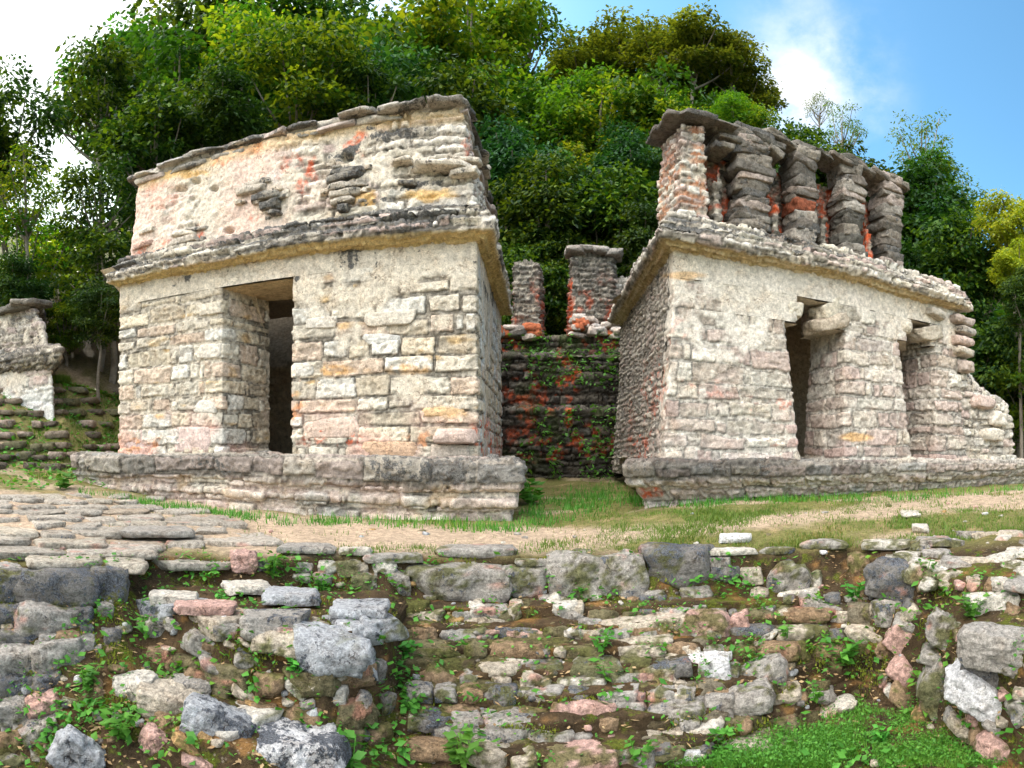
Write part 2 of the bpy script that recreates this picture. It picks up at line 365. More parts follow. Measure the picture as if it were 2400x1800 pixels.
# ---------------------------------------------------------------- terrain
FAR = [(75, 26), (130, 32), (420, 30)]
def K_(near, e, back):
    # near: 8 points from the camera's feet to the terrace edge; e: ignored; back: 6 points to the hill
    return near + back + FAR
bl = [(1.2, -1.95), (3.9, -1.95), (3.98, -1.9), (4.80, -.98), (4.84, -.93), (4.9, -.88), (4.95, -.87), (5.0, -.86)]
left_back = [(7.3, -.62), (10.2, -.38), (11.8, -.12), (17.5, 3.1), (30, 10.), (48, 18)]
KEYS = [
 (-3000, [(1.2, -1.95), (2, -1.95), (2.5, -1.95), (3, -1.95), (3.5, -1.95), (4, -1.95), (4.5, -1.95), (5, -1.95)], [(8, -2), (12, -2), (18, -2), (30, -2.5), (50, -3), (65, -3)]),
 (-1300, [(1.2, -1.95), (2, -1.95), (2.5, -1.95), (3, -1.95), (3.5, -1.95), (4, -1.95), (4.5, -1.95), (5, -1.95)], [(8, -2), (12, -2), (18, -2), (30, -2.5), (50, -3), (65, -3)]),
 (-500, bl, left_back), (0, bl, left_back),
 (140, [(1.2, -1.95), (3.6, -1.9), (3.7, -1.8), (4.7, -1.0), (4.72, -.96), (4.8, -.88), (4.9, -.86), (4.97, -.85)], left_back),
 (262, [(1.2, -1.95), (3.3, -1.85), (3.5, -1.75), (4.5, -1.2), (4.6, -1.1), (4.82, -.95), (4.9, -.87), (4.97, -.85)], [(7.3, -.68), (10.2, -.45), (13, -.2), (17.5, 2.6), (30, 10.2), (48, 19)]),
 (300, [(1.2, -1.95), (3.3, -1.85), (3.5, -1.72), (4.3, -1.4), (4.75, -1.14), (5.0, -1.06), (5.15, -1.02), (5.35, -.86)], [(7.3, -.7), (10.2, -.5), (13, -.3), (17.5, 2.5), (30, 10.5), (48, 19)]),
 (400, [(1.2, -1.95), (3.3, -1.85), (3.45, -1.55), (4.2, -1.5), (4.36, -1.13), (5.2, -1.06), (5.3, -1.04), (5.45, -.86)], [(7.3, -.74), (10.2, -.55), (13, -.4), (17.5, 2.), (30, 10.5), (48, 19)]),
 (550, [(1.2, -1.95), (3.2, -1.84), (3.3, -1.6), (3.85, -1.56), (3.98, -1.13), (5.05, -1.09), (5.22, -1.1), (5.35, -.86)], [(7.3, -.78), (10.2, -.6), (13, -.45), (17.5, 2.), (30, 10.5), (48, 19)]),
 (700, [(1.2, -1.95), (3.2, -1.88), (3.3, -1.8), (3.65, -1.74), (3.88, -1.13), (5.1, -1.1), (5.25, -1.13), (5.42, -.86)], [(7.3, -.79), (10.2, -.6), (13, -.45), (17.5, 2.), (30, 10.5), (48, 19)]),
 (838, [(1.2, -1.95), (3.3, -1.93), (3.5, -1.9), (3.98, -1.8), (4.14, -1.14), (5.1, -1.12), (5.25, -1.14), (5.45, -.86)], [(7.3, -.78), (10.2, -.6), (13, -.5), (17.5, .6), (30, 10.5), (48, 19)]),
 (872, [(1.2, -1.95), (3.5, -1.97), (3.6, -1.95), (3.8, -1.88), (5.28, -1.22), (5.31, -1.21), (5.34, -1.2), (5.45, -.87)], [(7.3, -.78), (10.2, -.6), (13, -.5), (17.5, .6), (30, 10.5), (48, 19)]),
 (1200, [(1.2, -1.95), (3.0, -2.0), (3.4, -1.96), (3.75, -1.92), (5.3, -1.22), (5.33, -1.21), (5.37, -1.2), (5.5, -.87)], [(7.3, -.78), (10.2, -.6), (13, -.5), (17.5, .6), (30, 9), (48, 17)]),
 (1500, [(1.2, -1.95), (3.1, -1.96), (3.6, -1.94), (3.95, -1.92), (5.35, -1.22), (5.38, -1.21), (5.4, -1.2), (5.55, -.87)], [(7.4, -.62), (10.2, -.5), (13, -.45), (17.5, .2), (30, 5), (48, 13)]),
 (1700, [(1.2, -1.95), (3.5, -1.93), (4.1, -1.92), (4.44, -1.9), (5.5, -1.22), (5.55, -1.21), (5.58, -1.2), (5.7, -.86)], [(7.8, -.6), (10.2, -.5), (13, -.45), (17.5, .0), (30, 3), (48, 9)]),
 (1850, [(1.2, -1.95), (3.5, -1.93), (4.3, -1.92), (4.97, -1.9), (5.55, -1.2), (5.6, -1.18), (5.65, -1.15), (5.9, -.85)], [(8.2, -.6), (10.4, -.54), (13, -.5), (17.5, .0), (30, 2), (48, 6)]),
 (1950, [(1.2, -1.95), (3.5, -1.93), (4.1, -1.92), (4.66, -1.9), (5.0, -1.25), (5.25, -1.16), (5.3, -1.0), (5.9, -.84)], [(8.6, -.6), (10.8, -.54), (13, -.5), (17.5, .0), (30, 1.5), (48, 5)]),
 (2080, [(1.2, -1.95), (3.4, -1.93), (3.8, -1.92), (4.15, -1.9), (4.3, -1.25), (4.78, -1.16), (4.86, -.99), (5.8, -.83)], [(8.8, -.6), (11., -.54), (14, -.5), (17.5, .0), (30, 1.5), (48, 5)]),
 (2200, [(1.2, -1.95), (3.0, -1.93), (3.4, -1.92), (3.75, -1.9), (3.88, -1.18), (4.6, -1.12), (4.7, -.95), (5.9, -.81)], [(8.8, -.58), (11.4, -.54), (14.5, -.5), (17.5, .0), (30, 1.5), (48, 5)]),
 (2700, [(1.2, -1.95), (2.6, -1.93), (2.9, -1.92), (3.2, -1.9), (3.3, -1.18), (4.2, -1.12), (4.3, -.95), (5.8, -.81)], [(8.8, -.58), (11.4, -.54), (14.5, -.5), (17.5, .0), (30, 1.5), (48, 5)]),
 (3500, [(1.2, -1.95), (2, -1.95), (2.5, -1.95), (3, -1.95), (3.5, -1.95), (4, -1.95), (4.5, -1.95), (5, -1.95)], [(8, -2), (12, -2), (18, -2), (30, -2.5), (50, -3), (65, -3)]),
 (5400, [(1.2, -1.95), (2, -1.95), (2.5, -1.95), (3, -1.95), (3.5, -1.95), (4, -1.95), (4.5, -1.95), (5, -1.95)], [(8, -2), (12, -2), (18, -2), (30, -2.5), (50, -3), (65, -3)]),
]
kp = np.array([k[0] for k in KEYS], float)
KR = np.array([[q[0] for q in (k[1] + k[2] + FAR)] for k in KEYS]); KZ = np.array([[q[1] for q in (k[1] + k[2] + FAR)] for k in KEYS])
for i, k in enumerate(KEYS):
    if k[0] in (-3000, -1300, 3500, 5400): KR[i, -3:] = [90, 150, 420]; KZ[i, -3:] = [-3, -3, -3]
NK = KR.shape[1]
def prof(px):
    px = np.atleast_1d(np.asarray(px, float))
    return (np.stack([np.interp(px, kp, KR[:, k]) for k in range(NK)], -1), np.stack([np.interp(px, kp, KZ[:, k]) for k in range(NK)], -1))
NSTEP = 7
def gpt(px, t):
    """terrain radius and height at bearing px and profile parameter t (arrays of equal shape)"""
    px = np.asarray(px, float); t = np.asarray(t, float)
    R, Z = prof(px.ravel()); R = R.reshape(*px.shape, NK); Z = Z.reshape(*px.shape, NK)
    k = np.clip(np.floor(t).astype(int), 0, NK - 2); w = t - k
    def g(A, i): return np.take_along_axis(A, i[..., None], -1)[..., 0]
    w2 = w * NSTEP; i2 = np.floor(w2); f2 = w2 - i2
    stepped = (k == 3) & (px > 860) & (px < 1900)
    wr = np.where(stepped, (i2 + sst(.35, 1., f2)) / NSTEP, w); wz = np.where(stepped, (i2 + sst(0, .42, f2) * .93 + .07 * f2) / NSTEP, w)
    return g(R, k) * (1 - wr) + g(R, k + 1) * wr, g(Z, k) * (1 - wz) + g(Z, k + 1) * wz
def hit(px, y):
    t = np.linspace(0, 10.99, 2200); r, z = gpt(np.full_like(t, px), t); yi = HY - z / r * F
    w = np.nonzero(yi <= y)[0]; i = w[0] if len(w) else len(t) - 1
    return r[i], z[i]
def gz(px, r):
    R, Z = prof(px); return float(np.interp(r, R[0], Z[0]))
def build_ground():
    cols = np.concatenate([np.arange(-3000, -200, 60), np.arange(-200, 2420, 7), np.arange(2420, 5379, 60), [1190 + pi * F]])
    cols[0] = 1190 - pi * F
    sub = [10, 22, 14, 130, 18, 26, 10, 14, 44, 34, 22, 26, 20, 12, 8, 4]
    ts = []
    for k in range(NK - 1): ts += list(k + np.arange(sub[k]) / sub[k])
    ts.append(NK - 1 - 1e-6); ts = np.array(ts)
    PX, T = np.meshgrid(cols, ts, indexing='ij')
    # the outlines wander a little
    PW = PX + 9 * fbm(PX / 90, T * 1.3, None, 5, 3) * (T < 8)
    R, Z = gpt(PW, T)
    X = R * np.sin((PX - CX) / F); Y = R * np.cos((PX - CX) / F)
    nearw = np.clip((T - .3), 0, 1)
    Z = Z + nearw * (.045 * fbm(X * 2.2, Y * 2.2, None, 2, 4) + .016 * fbm(X * 13, Y * 13, None, 3, 3)) * np.where(R < 13, 1, 2.5) + np.where(R > 25, 1.2, 0) * fbm(X * .08, Y * .08, None, 9, 3)
    rr = fbm(X * 6, Y * 6, Z * 6, 12, 3); R2 = R + np.where((T > 2) & (T < 8), .035 * rr, 0)
    X = R2 * np.sin((PX - CX) / F); Y = R2 * np.cos((PX - CX) / F)
    # colour
    soil = np.array((.085, .055, .03)); dkso = np.array((.05, .035, .02)); path = np.array((.44, .33, .235)); gr = np.array((.17, .16, .055)); och = np.array((.25, .13, .045)); forest = np.array((.05, .055, .02))
    n1 = fbm(X * 1.2, Y * 1.2, None, 21, 3); n2 = fbm(X * 4, Y * 4, Z * 4, 22, 4); n3 = fbm(X * 5, Y * 5, Z * 9, 29, 3)
    c = mixc(np.broadcast_to(soil, X.shape + (3,)), dkso, sst(-.3, .4, n2)); c = mixc(c, och, sst(.22, .5, n3) * (T < 7) * .8)
    ter = sst(6.8, 7.2, T) * (1 - sst(10.3, 11.2, T))
    # trodden path along the terrace: bare at left and middle, grassy to the right
    yi = HY - Z / R * F
    ctr = np.interp(PX, [-200, 200, 700, 1100, 1350, 1700, 2100, 2400], [1150, 1120, 1155, 1165, 1160, 1120, 1085, 1075])
    wid = np.interp(PX, [-200, 200, 700, 1100, 1350, 1700, 2100, 2400], [90, 60, 42, 26, 16, 12, 20, 24])
    pm = 1 - sst(.7, 1.25, np.abs(yi - ctr) / wid + .55 * n1 + .3 * n2)
    tc = mixc(np.broadcast_to(gr, X.shape + (3,)), (.30, .22, .11), sst(-.05, .5, n2) * .85); tc = mixc(tc, path, np.maximum(pm, .75 * sst(.12, .45, fbm(X * .9, Y * 2.6, None, 33, 3))))
    c = mixc(c, tc, ter)
    c = mixc(c, forest, sst(11.2, 11.8, T))
    ms = np.where(T < 7, .62 + .3 * n1, .3); ms = np.where(T > 11, .4, ms); ms = ms * (1 - ter * .8)
    low = (T < 3)
    ms = np.where(low, .7, ms)
    # grassy slope at the far left
    gl = (PX < 330) & (T > 11.4) & (T < 13); c = np.where(gl[..., None], c * .4 + np.array((.10, .12, .04)) * .6, c)
    C = np.concatenate([c, np.clip(ms, 0, 1)[..., None]], -1)
    i = np.arange(PX.size).reshape(PX.shape)
    q = np.stack([i[:-1, :-1], i[:-1, 1:], i[1:, 1:], i[1:, :-1]], -1).reshape(-1, 4)
    V = np.stack([X, Y, Z], -1).reshape(-1, 3); Cc = C.reshape(-1, 4)
    # close the disc under the viewer
    n = len(V); V = np.concatenate([V, [[0, 0, -1.95]]]); Cc = np.concatenate([Cc, [[.09, .06, .03, .7]]])
    f0 = i[:, 0]; tri = np.stack([f0[:-1], f0[1:], np.full(len(f0) - 1, n), np.full(len(f0) - 1, n)], -1)[:, [2, 0, 1, 1]]
    o = mk('ground', V, q, M_earth, None, Cc)
    # centre fan
    me = o.data
    fan = mk('ground_centre', np.concatenate([V[f0], [[0, 0, -1.95]]]), np.stack([np.arange(len(f0) - 1), np.full(len(f0) - 1, len(f0)), np.arange(1, len(f0))], -1), M_earth, o, np.concatenate([Cc[f0], [[.09, .06, .03, .7]]]))
    fan.name = 'trodden_hollow'
    tag(o, kind='structure')
    return o
GROUND = build_ground()
# ================================================================= the temples
OCH = np.array((.50, .30, .085)); PINK = np.array((.58, .33, .27)); REDC = np.array(RED)
def blot(X, Y, Z, px, y, w, h, n2, soft=.35):
    """soft patch around a place on a wall, given by bearing and elevation"""
    r = np.hypot(X, Y); b = bearing(X, Y); yy = HY - Z / r * F
    d = np.hypot((b - px) / w, (yy - y) / h) + .9 * n2
    return 1 - sst(1 - soft, 1 + soft * .5, d)
def splash(c, f, colr):
    f = np.clip(f, 0, 1)
    if len(np.shape(f)) == 2 and colr[0] > 3.5 * colr[1]:      # old paint survives only in flecks
        i = np.arange(f.shape[0])[:, None] * .45
        f = f * (.30 + .70 * sst(-.25, .2, fbm(i + 0 * f, np.arange(f.shape[1])[None] * .45 + 0 * f, None, 5, 3)))
    return mixc(c, colr, f)
# ---------------- left temple
TL = thing('stone_temple', 'cream limestone temple with one doorway and a stucco frieze, nearest on the left', 'temple', (-3.8, 7.9, -.7))
A, B_, C_, D_ = (-.975, 7.94), (-6.63, 7.93), (-1.03, 12.46), (-6.8, 12.4)
J1, J2, J3, J4 = (-4.68, 7.94), (-4.42, 8.95), (-3.50, 7.94), (-3.46, 8.95)
def colL(c, L, X, Y, Z, msk, n1, n2):
    n5 = fbm(X * 2.6, Y * 2.6, Z * 6, 77, 3)
    c = splash(c, sst(.25, .55, n5) * .5 * msk, OCH * 1.15)
    low = sst(1.0, .1, Z)
    c = splash(c, low * sst(-.1, .4, fbm(X * 2, Y * 2, Z * 2, 78, 3)) * .75, PINK * 1.15)
    n6 = fbm(X * 9, Y * 9, Z * 9, 79, 3)
    for px, y, w, h in ((700, 945, 75, 22), (845, 970, 50, 14), (300, 955, 60, 22), (1060, 960, 45, 60), (640, 860, 14, 60), (905, 950, 30, 22)):
        c = splash(c, blot(X, Y, Z, px, y, w, h, n2) * sst(.0, .25, n6) * .9, REDC * .9 if px in (700, 1060) else np.array((.6, .3, .16)))
    for px, y, w, h in ((960, 892, 60, 16), (880, 800, 50, 12), (740, 800, 50, 12), (350, 900, 20, 8)):
        c = splash(c, blot(X, Y, Z, px, y, w, h, n2) * (.35 + .4 * msk) * sst(-.5, .3, n6), np.array((.66, .38, .15)))
    # streaks of grey lime wash on the side wall
    side = (X > -1.02) & (Y > 8.1)
    st = sst(.0, .35, fbm(Y * 5, Z * .9, X * 3, 90, 3)) * side
    c = splash(c, st * .65, np.array((.50, .55, .58)))
    L = L + .26 * sst(2.0, 2.7, Z) * sst(-.1, .5, n1) + .12 * side + .2 * sst(.1, .4, fbm(X * 9, Y * 9, Z * .9, 88, 3)) * sst(1.3, 2.8, Z)
    return c, L
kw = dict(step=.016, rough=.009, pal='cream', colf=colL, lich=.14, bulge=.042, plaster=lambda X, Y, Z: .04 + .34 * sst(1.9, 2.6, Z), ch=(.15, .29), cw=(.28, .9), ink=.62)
parts = [sheet('', [D_, B_, J1, J2], [(.02, -.3), (0, 2.55)], None, None, 11, mk_obj=False, **kw),
         sheet('', [J4, J3, A, C_], [(.02, -.3), (0, 2.55)], None, None, 12, mk_obj=False, **kw),
         sheet('', [D_, B_, A, C_], [(0, 2.55), (0, 2.95)], None, None, 13, mk_obj=False, **{**kw, 'plaster': .7}),
         sheet('', [J1, J3], [(-1.02, 2.55), (0, 2.55)], None, None, 14, mk_obj=False, pal='cream', plaster=.8, lich=.1, colf=lambda c, L, X, Y, Z, m, a, b2: (c * .9 * np.array((1, .86, .6)), L))]
mk('wall', *pack(parts)[:2], M_wall, TL, pack(parts)[2])
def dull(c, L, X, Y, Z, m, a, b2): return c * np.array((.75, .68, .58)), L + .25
# the room behind the doorway
rp = [(-1.7, 8.96), (-1.7, 11.7), (-6.3, 11.7), (-6.3, 8.96), (-4.42, 8.96)]
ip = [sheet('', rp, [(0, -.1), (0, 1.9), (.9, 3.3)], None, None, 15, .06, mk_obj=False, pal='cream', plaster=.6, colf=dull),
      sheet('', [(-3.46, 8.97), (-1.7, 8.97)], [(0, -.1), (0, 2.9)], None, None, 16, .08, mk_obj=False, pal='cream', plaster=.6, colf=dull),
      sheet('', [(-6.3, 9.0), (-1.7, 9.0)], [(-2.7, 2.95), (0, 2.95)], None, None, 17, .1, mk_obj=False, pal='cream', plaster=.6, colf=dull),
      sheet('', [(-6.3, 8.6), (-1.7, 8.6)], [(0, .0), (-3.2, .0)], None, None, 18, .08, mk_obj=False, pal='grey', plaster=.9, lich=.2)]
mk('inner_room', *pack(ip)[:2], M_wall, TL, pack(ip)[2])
def corn_col(och=.9, red=0.):
    def f(c, L, X, Y, Z, m, n1, n2):
        return c, L
    return f
def cornice(name, path, prof, parent, seed, pal='pale', lich=.46, soffit_z=2.9, och=.9, **k):
    def cf(c, L, X, Y, Z, m, n1, n2):
        so = sst(soffit_z + .012, soffit_z - .012, Z)
        c = splash(c, so * och, np.array((.56, .43, .20))); L = L * (1 - so) + so * .22
        L = L + (1 - so) * (.10 * sst(0, .5, fbm(X * 1.5, Y * 1.5, Z * 9, seed + 8, 3)))
        return c, L
    def df(X, Y, Z, u, s): return -.055 * (vn(u * 2.6, np.floor(s * 9.5) * 3.7, None, seed) > .38) * (Z > soffit_z + .03) - .05 * (np.abs((u * 1.9 + np.floor(s * 9.5) * .37) % 1 - .5) > .475) * (Z > soffit_z + .02)
    return sheet(name, path, prof, M_wall, parent, seed, pal=pal, lich=lich, dispf=df, lichf=lambda X, Y, Z, no, nz, a, b2: .22 * np.clip(nz, 0, 1), colf=cf,
                 warp=.045, zwarp=.035, bulge=.045, rough=.028, **k)
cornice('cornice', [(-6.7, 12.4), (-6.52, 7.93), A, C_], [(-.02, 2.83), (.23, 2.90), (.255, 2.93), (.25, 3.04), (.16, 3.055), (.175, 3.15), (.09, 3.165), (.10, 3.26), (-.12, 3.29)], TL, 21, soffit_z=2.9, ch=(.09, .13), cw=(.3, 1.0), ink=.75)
# frieze
def colF(c, L, X, Y, Z, msk, n1, n2):
    n6 = fbm(X * 7, Y * 7, Z * 7, 83, 3)
    left = sst(-2.6, -4.2, X)
    c = splash(c, left * .55 * sst(-.35, .35, fbm(X * 1.6, Y * 1.6, Z * 1.6, 84, 3)), np.array((.66, .44, .37)))
    c = splash(c, left * .4 * sst(.1, .4, fbm(X * 2.2, Y * 2.2, Z * 2.2, 85, 3)), np.array((.50, .44, .44)))
    for px, y, w, h, s in ((430, 342, 34, 12, 1), (520, 320, 70, 14, .8), (655, 370, 44, 36, .75), (775, 305, 34, 30, .8), (436, 505, 14, 28, 1), (600, 400, 16, 20, .8), (330, 540, 60, 20, .6),
                           (700, 250, 40, 10, .7), (1010, 300, 12, 60, .5), (560, 470, 18, 12, .8), (470, 350, 60, 10, .7), (345, 425, 50, 60, .3)):
        c = splash(c, blot(X, Y, Z, px, y, w, h, n2) * sst(-.1, .2, n6) * s, REDC * 1.2)
    for px, y, w, h in ((780, 425, 40, 20), (930, 425, 60, 14), (640, 240, 60, 22), (350, 375, 90, 12)):
        c = splash(c, blot(X, Y, Z, px, y, w, h, n2) * .8, np.array((.70, .44, .16)))
    c = splash(c, sst(4.40, 4.56, Z) * .55, np.array((.66, .46, .22)))
    L = L + .35 * sst(.1, .5, fbm(X * 1.8, Y * 1.8, Z * 5, 87, 3)) * (1 - left * .6)
    return c, L
HOLES = [(750, 342, 13), (395, 408, 9), (465, 410, 8), (540, 408, 8), (425, 392, 9), (497, 500, 9), (760, 440, 6), (965, 372, 11), (890, 505, 5), (600, 455, 7)]
def dispF(X, Y, Z, u, s):
    r = np.hypot(X, Y); b = bearing(X, Y); yy = HY - Z / r * F; d = 0
    for px, y, rad in HOLES: d = d - .13 * (1 - sst(.6, 1.15, np.hypot((b - px) / (rad * 1.25), (yy - y) / (rad * .8))))
    return d
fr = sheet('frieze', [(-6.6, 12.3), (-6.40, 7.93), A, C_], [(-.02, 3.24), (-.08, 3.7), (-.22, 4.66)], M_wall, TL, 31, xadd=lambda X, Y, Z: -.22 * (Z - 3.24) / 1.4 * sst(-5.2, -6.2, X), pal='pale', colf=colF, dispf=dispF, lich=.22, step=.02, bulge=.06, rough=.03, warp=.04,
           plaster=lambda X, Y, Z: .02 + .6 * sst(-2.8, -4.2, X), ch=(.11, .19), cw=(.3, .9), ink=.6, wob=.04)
def slab_edge(path, z, out, th, mat, name, parent, seed, pal, lich, gaps=(), wr=(.35, .9), dep=.55, back=.0, zj=.03, step_up=None, n=10, amp=.13):
    rs = random.Random(seed); P = np.array(path, float); sp = []
    for i in range(len(P) - 1):
        d = P[i + 1] - P[i]; L = np.linalg.norm(d); t = d / L; nn = np.array((t[1], -t[0])); a = 0
        yaw = atan2(t[1], t[0])
        while a < L:
            w_ = rs.uniform(*wr); w_ = min(w_, L - a + .1); m = a + w_ / 2
            q = P[i] + t * m; b = bearing(q[0], q[1]); a += w_ * .96
            if any(g0 < b < g1 for g0, g1 in gaps): continue
            o = out + rs.uniform(-.05, .05); ctr = q + nn * (o - dep / 2)
            cc = rs.choice(PAL[pal]); hh = th * rs.uniform(.75, 1.2)
            sp.append(((ctr[0], ctr[1], z + rs.uniform(-zj, zj) + (step_up(b) if step_up else 0)), (w_ * 1.04, dep, hh), yaw, rs.uniform(-.03, .03), rs.uniform(-.05, .04), cc, lich + rs.uniform(-.12, .15), .22))
    return mk(name, *pack_r(sp, n, amp, seed, mat), parent, LASTC[0])
LASTC = [None]
def pack_r(sp, n, amp, seed, mat):
    V, Fc, C = rocks(sp, n, amp, seed); LASTC[0] = C
    return V, Fc, mat
FP = [(-6.62, 12.3), (-6.40, 8.18), (-1.20, 8.19), (-1.25, 12.4)]
slab_edge(FP, 4.73, .20, .065, M_dark, 'roof_slab', TL, 5, 'grey', .5, gaps=((700, 722),), wr=(.3, .8), dep=.7, zj=.025, amp=.22)
slab_edge(FP, 4.63, .12, .085, M_wall, 'upper_course', TL, 6, 'grey', .35, gaps=((560, 650), (880, 1000)), wr=(.4, 1.), dep=.5, zj=.012)
parts = [sheet('', FP, [(-.02, 4.46), (.03, 4.66), (.08, 4.76), (-2.2, 4.84)], None, None, 35, .05, mk_obj=False, pal='grey', lich=.4, zwarp=.03, colf=lambda c, L, X, Y, Z, m, a, b2: (splash(c, sst(4.66, 4.6, Z), np.array((.72, .44, .15))), L * sst(4.55, 4.65, Z) + .05))]
mk('roof', *pack(parts)[:2], M_wall, TL, pack(parts)[2])
# battered stone heads left on the frieze
def at(px, y, r): x, yy = pt(px, r); return np.array((x, yy, zz(y, r)))
def fr_pt(px, y, out=0.):
    z = 3.9
    for _ in range(6):
        off = np.interp(z, [3.24, 3.7, 4.6], [.02, .10, .27]); yp = 7.935 + off - out; t = (px - CX) / F; r = yp / cos(t); z = zz(y, r)
    return np.array((yp * tan(t), yp, z)), r
def relief(name, lst, seed, label=None):
    sp = []
    for px, y, w, h, dep, cc, li in lst:
        dep = dep * (.62 if name == 'stucco_relief' else .8); cc = tuple(v * 1.15 for v in cc); p, r = fr_pt(px, y, dep * .3); sp.append((p, (w * r / F * (.9 if name == 'stucco_relief' else 1.05), dep, h * r / F * .85), random.uniform(-.1, .1), random.uniform(-.08, .12), random.uniform(-.1, .1), cc, li, .35))
    if name == 'projecting_stone': return each(name, sp, 11, .2, seed, M_dark, TL)
    V, Fc, C = rocks(sp, 12, .26, seed); return mk(name, V, Fc, M_dark, TL, C)
g1, g2, g3 = (.42, .37, .31), (.26, .235, .2), (.54, .48, .4)
relief('stucco_relief', [(560, 398, 100, 14, .28, g1, .5), (545, 412, 90, 18, .34, g1, .45), (575, 428, 90, 18, .38, g2, .5), (585, 446, 50, 20, .34, g2, .6), (598, 462, 30, 10, .3, g2, .6), (560, 436, 26, 16, .3, g1, .4), (620, 420, 16, 20, .2, g3, .3)], 1)
relief('stucco_relief', [(752, 372, 100, 14, .3, g2, .55), (745, 386, 90, 16, .36, g2, .6), (752, 404, 100, 16, .38, g1, .5), (748, 420, 84, 14, .34, g1, .45), (742, 436, 60, 14, .28, g1, .4), (742, 452, 26, 18, .28, g2, .6)], 2)
def shards(cx, cy, w, h, n, seed):
    rs = random.Random(seed); o = []
    for k in range(n): o.append((cx + rs.uniform(-w, w), cy + rs.uniform(-h, h), rs.uniform(10, 34), rs.uniform(5, 12), rs.uniform(.12, .3), rs.choice([g1, g2, g3, (.5, .42, .33)]), rs.uniform(.3, .6)))
    return o
relief('stucco_relief', shards(565, 415, 50, 34, 16, 3) + shards(590, 460, 20, 14, 6, 8), 11)
relief('stucco_relief', shards(750, 400, 52, 36, 18, 4), 12)
relief('stucco_relief', [(402, 505, 80, 10, .26, g3, .4), (402, 522, 96, 16, .34, g1, .45), (430, 496, 60, 8, .24, g1, .5), (380, 536, 30, 16, .26, g2, .5), (440, 522, 14, 30, .18, g2, .4)], 3)
relief('projecting_stone', [(958, 362, 130, 16, .42, g3, .42), (870, 352, 44, 12, .3, g3, .35), (1005, 376, 60, 16, .3, g3, .45), (880, 398, 36, 10, .2, g2, .5), (1008, 348, 60, 12, .26, g3, .3)], 4)
relief('projecting_stone', [(320, 500, 40, 12, .2, g3, .3), (310, 530, 50, 14, .2, (.5, .34, .28), .2), (336, 590, 60, 12, .2, g3, .4)], 6)
# quoins and big facing blocks
def fl(px, y, out): t_ = (px - CX) / F; yp = 7.93 - out; r = yp / cos(t_); return ((yp * tan(t_), yp, zz(y, r)), r)
qs = []
for px, y, w, h, dep, out, cc, li, rd in ((985, 942, 96, 32, .4, .02, (.55, .42, .36), .12, .4), (850, 970, 150, 34, .24, -.07, (.56, .38, .26), .1, .3), (715, 925, 140, 44, .2, -.06, (.60, .46, .38), .06, .25),
                                      (960, 890, 96, 20, .2, -.05, (.62, .42, .24), .05, .3), (425, 950, 96, 56, .2, -.07, (.60, .46, .41), .05, .18), (300, 950, 84, 40, .2, -.07, (.58, .44, .4), .05, .2), (975, 975, 90, 30, .2, -.05, (.5, .42, .35), .15, .3),
                                      (700, 700, 80, 24, .2, -.06, (.58, .53, .46), .1, .2), (850, 690, 120, 30, .2, -.06, (.56, .5, .42), .12, .2), (830, 735, 90, 24, .2, -.06, (.56, .54, .5), .1, .3), (660, 800, 50, 30, .2, -.06, (.6, .56, .5), .05, .2), (450, 880, 60, 30, .2, -.06, (.62, .57, .5), .05, .25), (455, 760, 66, 30, .2, -.06, (.64, .58, .5), .05, .2), (455, 670, 70, 24, .2, -.06, (.62, .55, .45), .05, .2)):
    q, r = fl(px, y, out); qs.append((q, (w * r / F, dep, h * r / F), 0, random.uniform(-.03, .03), 0, cc, li, rd))
each('quoin', qs, 12, .1, 3, M_wall, TL)
# platform
PLa = [(-11.5, 12.6), (-7.15, 7.38), (-.40, 7.38), (-.70, 12.9)]
def plz(X, Y): return .04 - (np.clip(X, -7.3, 0) + 7.2) * .0137
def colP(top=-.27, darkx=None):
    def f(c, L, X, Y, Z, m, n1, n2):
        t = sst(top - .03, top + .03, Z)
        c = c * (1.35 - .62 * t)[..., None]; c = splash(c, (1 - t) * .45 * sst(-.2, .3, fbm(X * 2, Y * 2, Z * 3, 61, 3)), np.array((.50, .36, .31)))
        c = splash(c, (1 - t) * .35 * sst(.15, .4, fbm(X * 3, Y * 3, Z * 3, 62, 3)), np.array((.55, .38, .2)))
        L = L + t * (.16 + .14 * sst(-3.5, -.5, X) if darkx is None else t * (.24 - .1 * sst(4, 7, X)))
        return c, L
    return f
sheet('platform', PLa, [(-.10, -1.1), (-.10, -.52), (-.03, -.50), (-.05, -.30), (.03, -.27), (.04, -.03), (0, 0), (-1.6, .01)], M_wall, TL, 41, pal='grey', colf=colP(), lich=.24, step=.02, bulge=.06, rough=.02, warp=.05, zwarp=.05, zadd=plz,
      ch=(.2, .3), cw=(.35, 1.2), ink=.6, mortar=(.56, .49, .41))
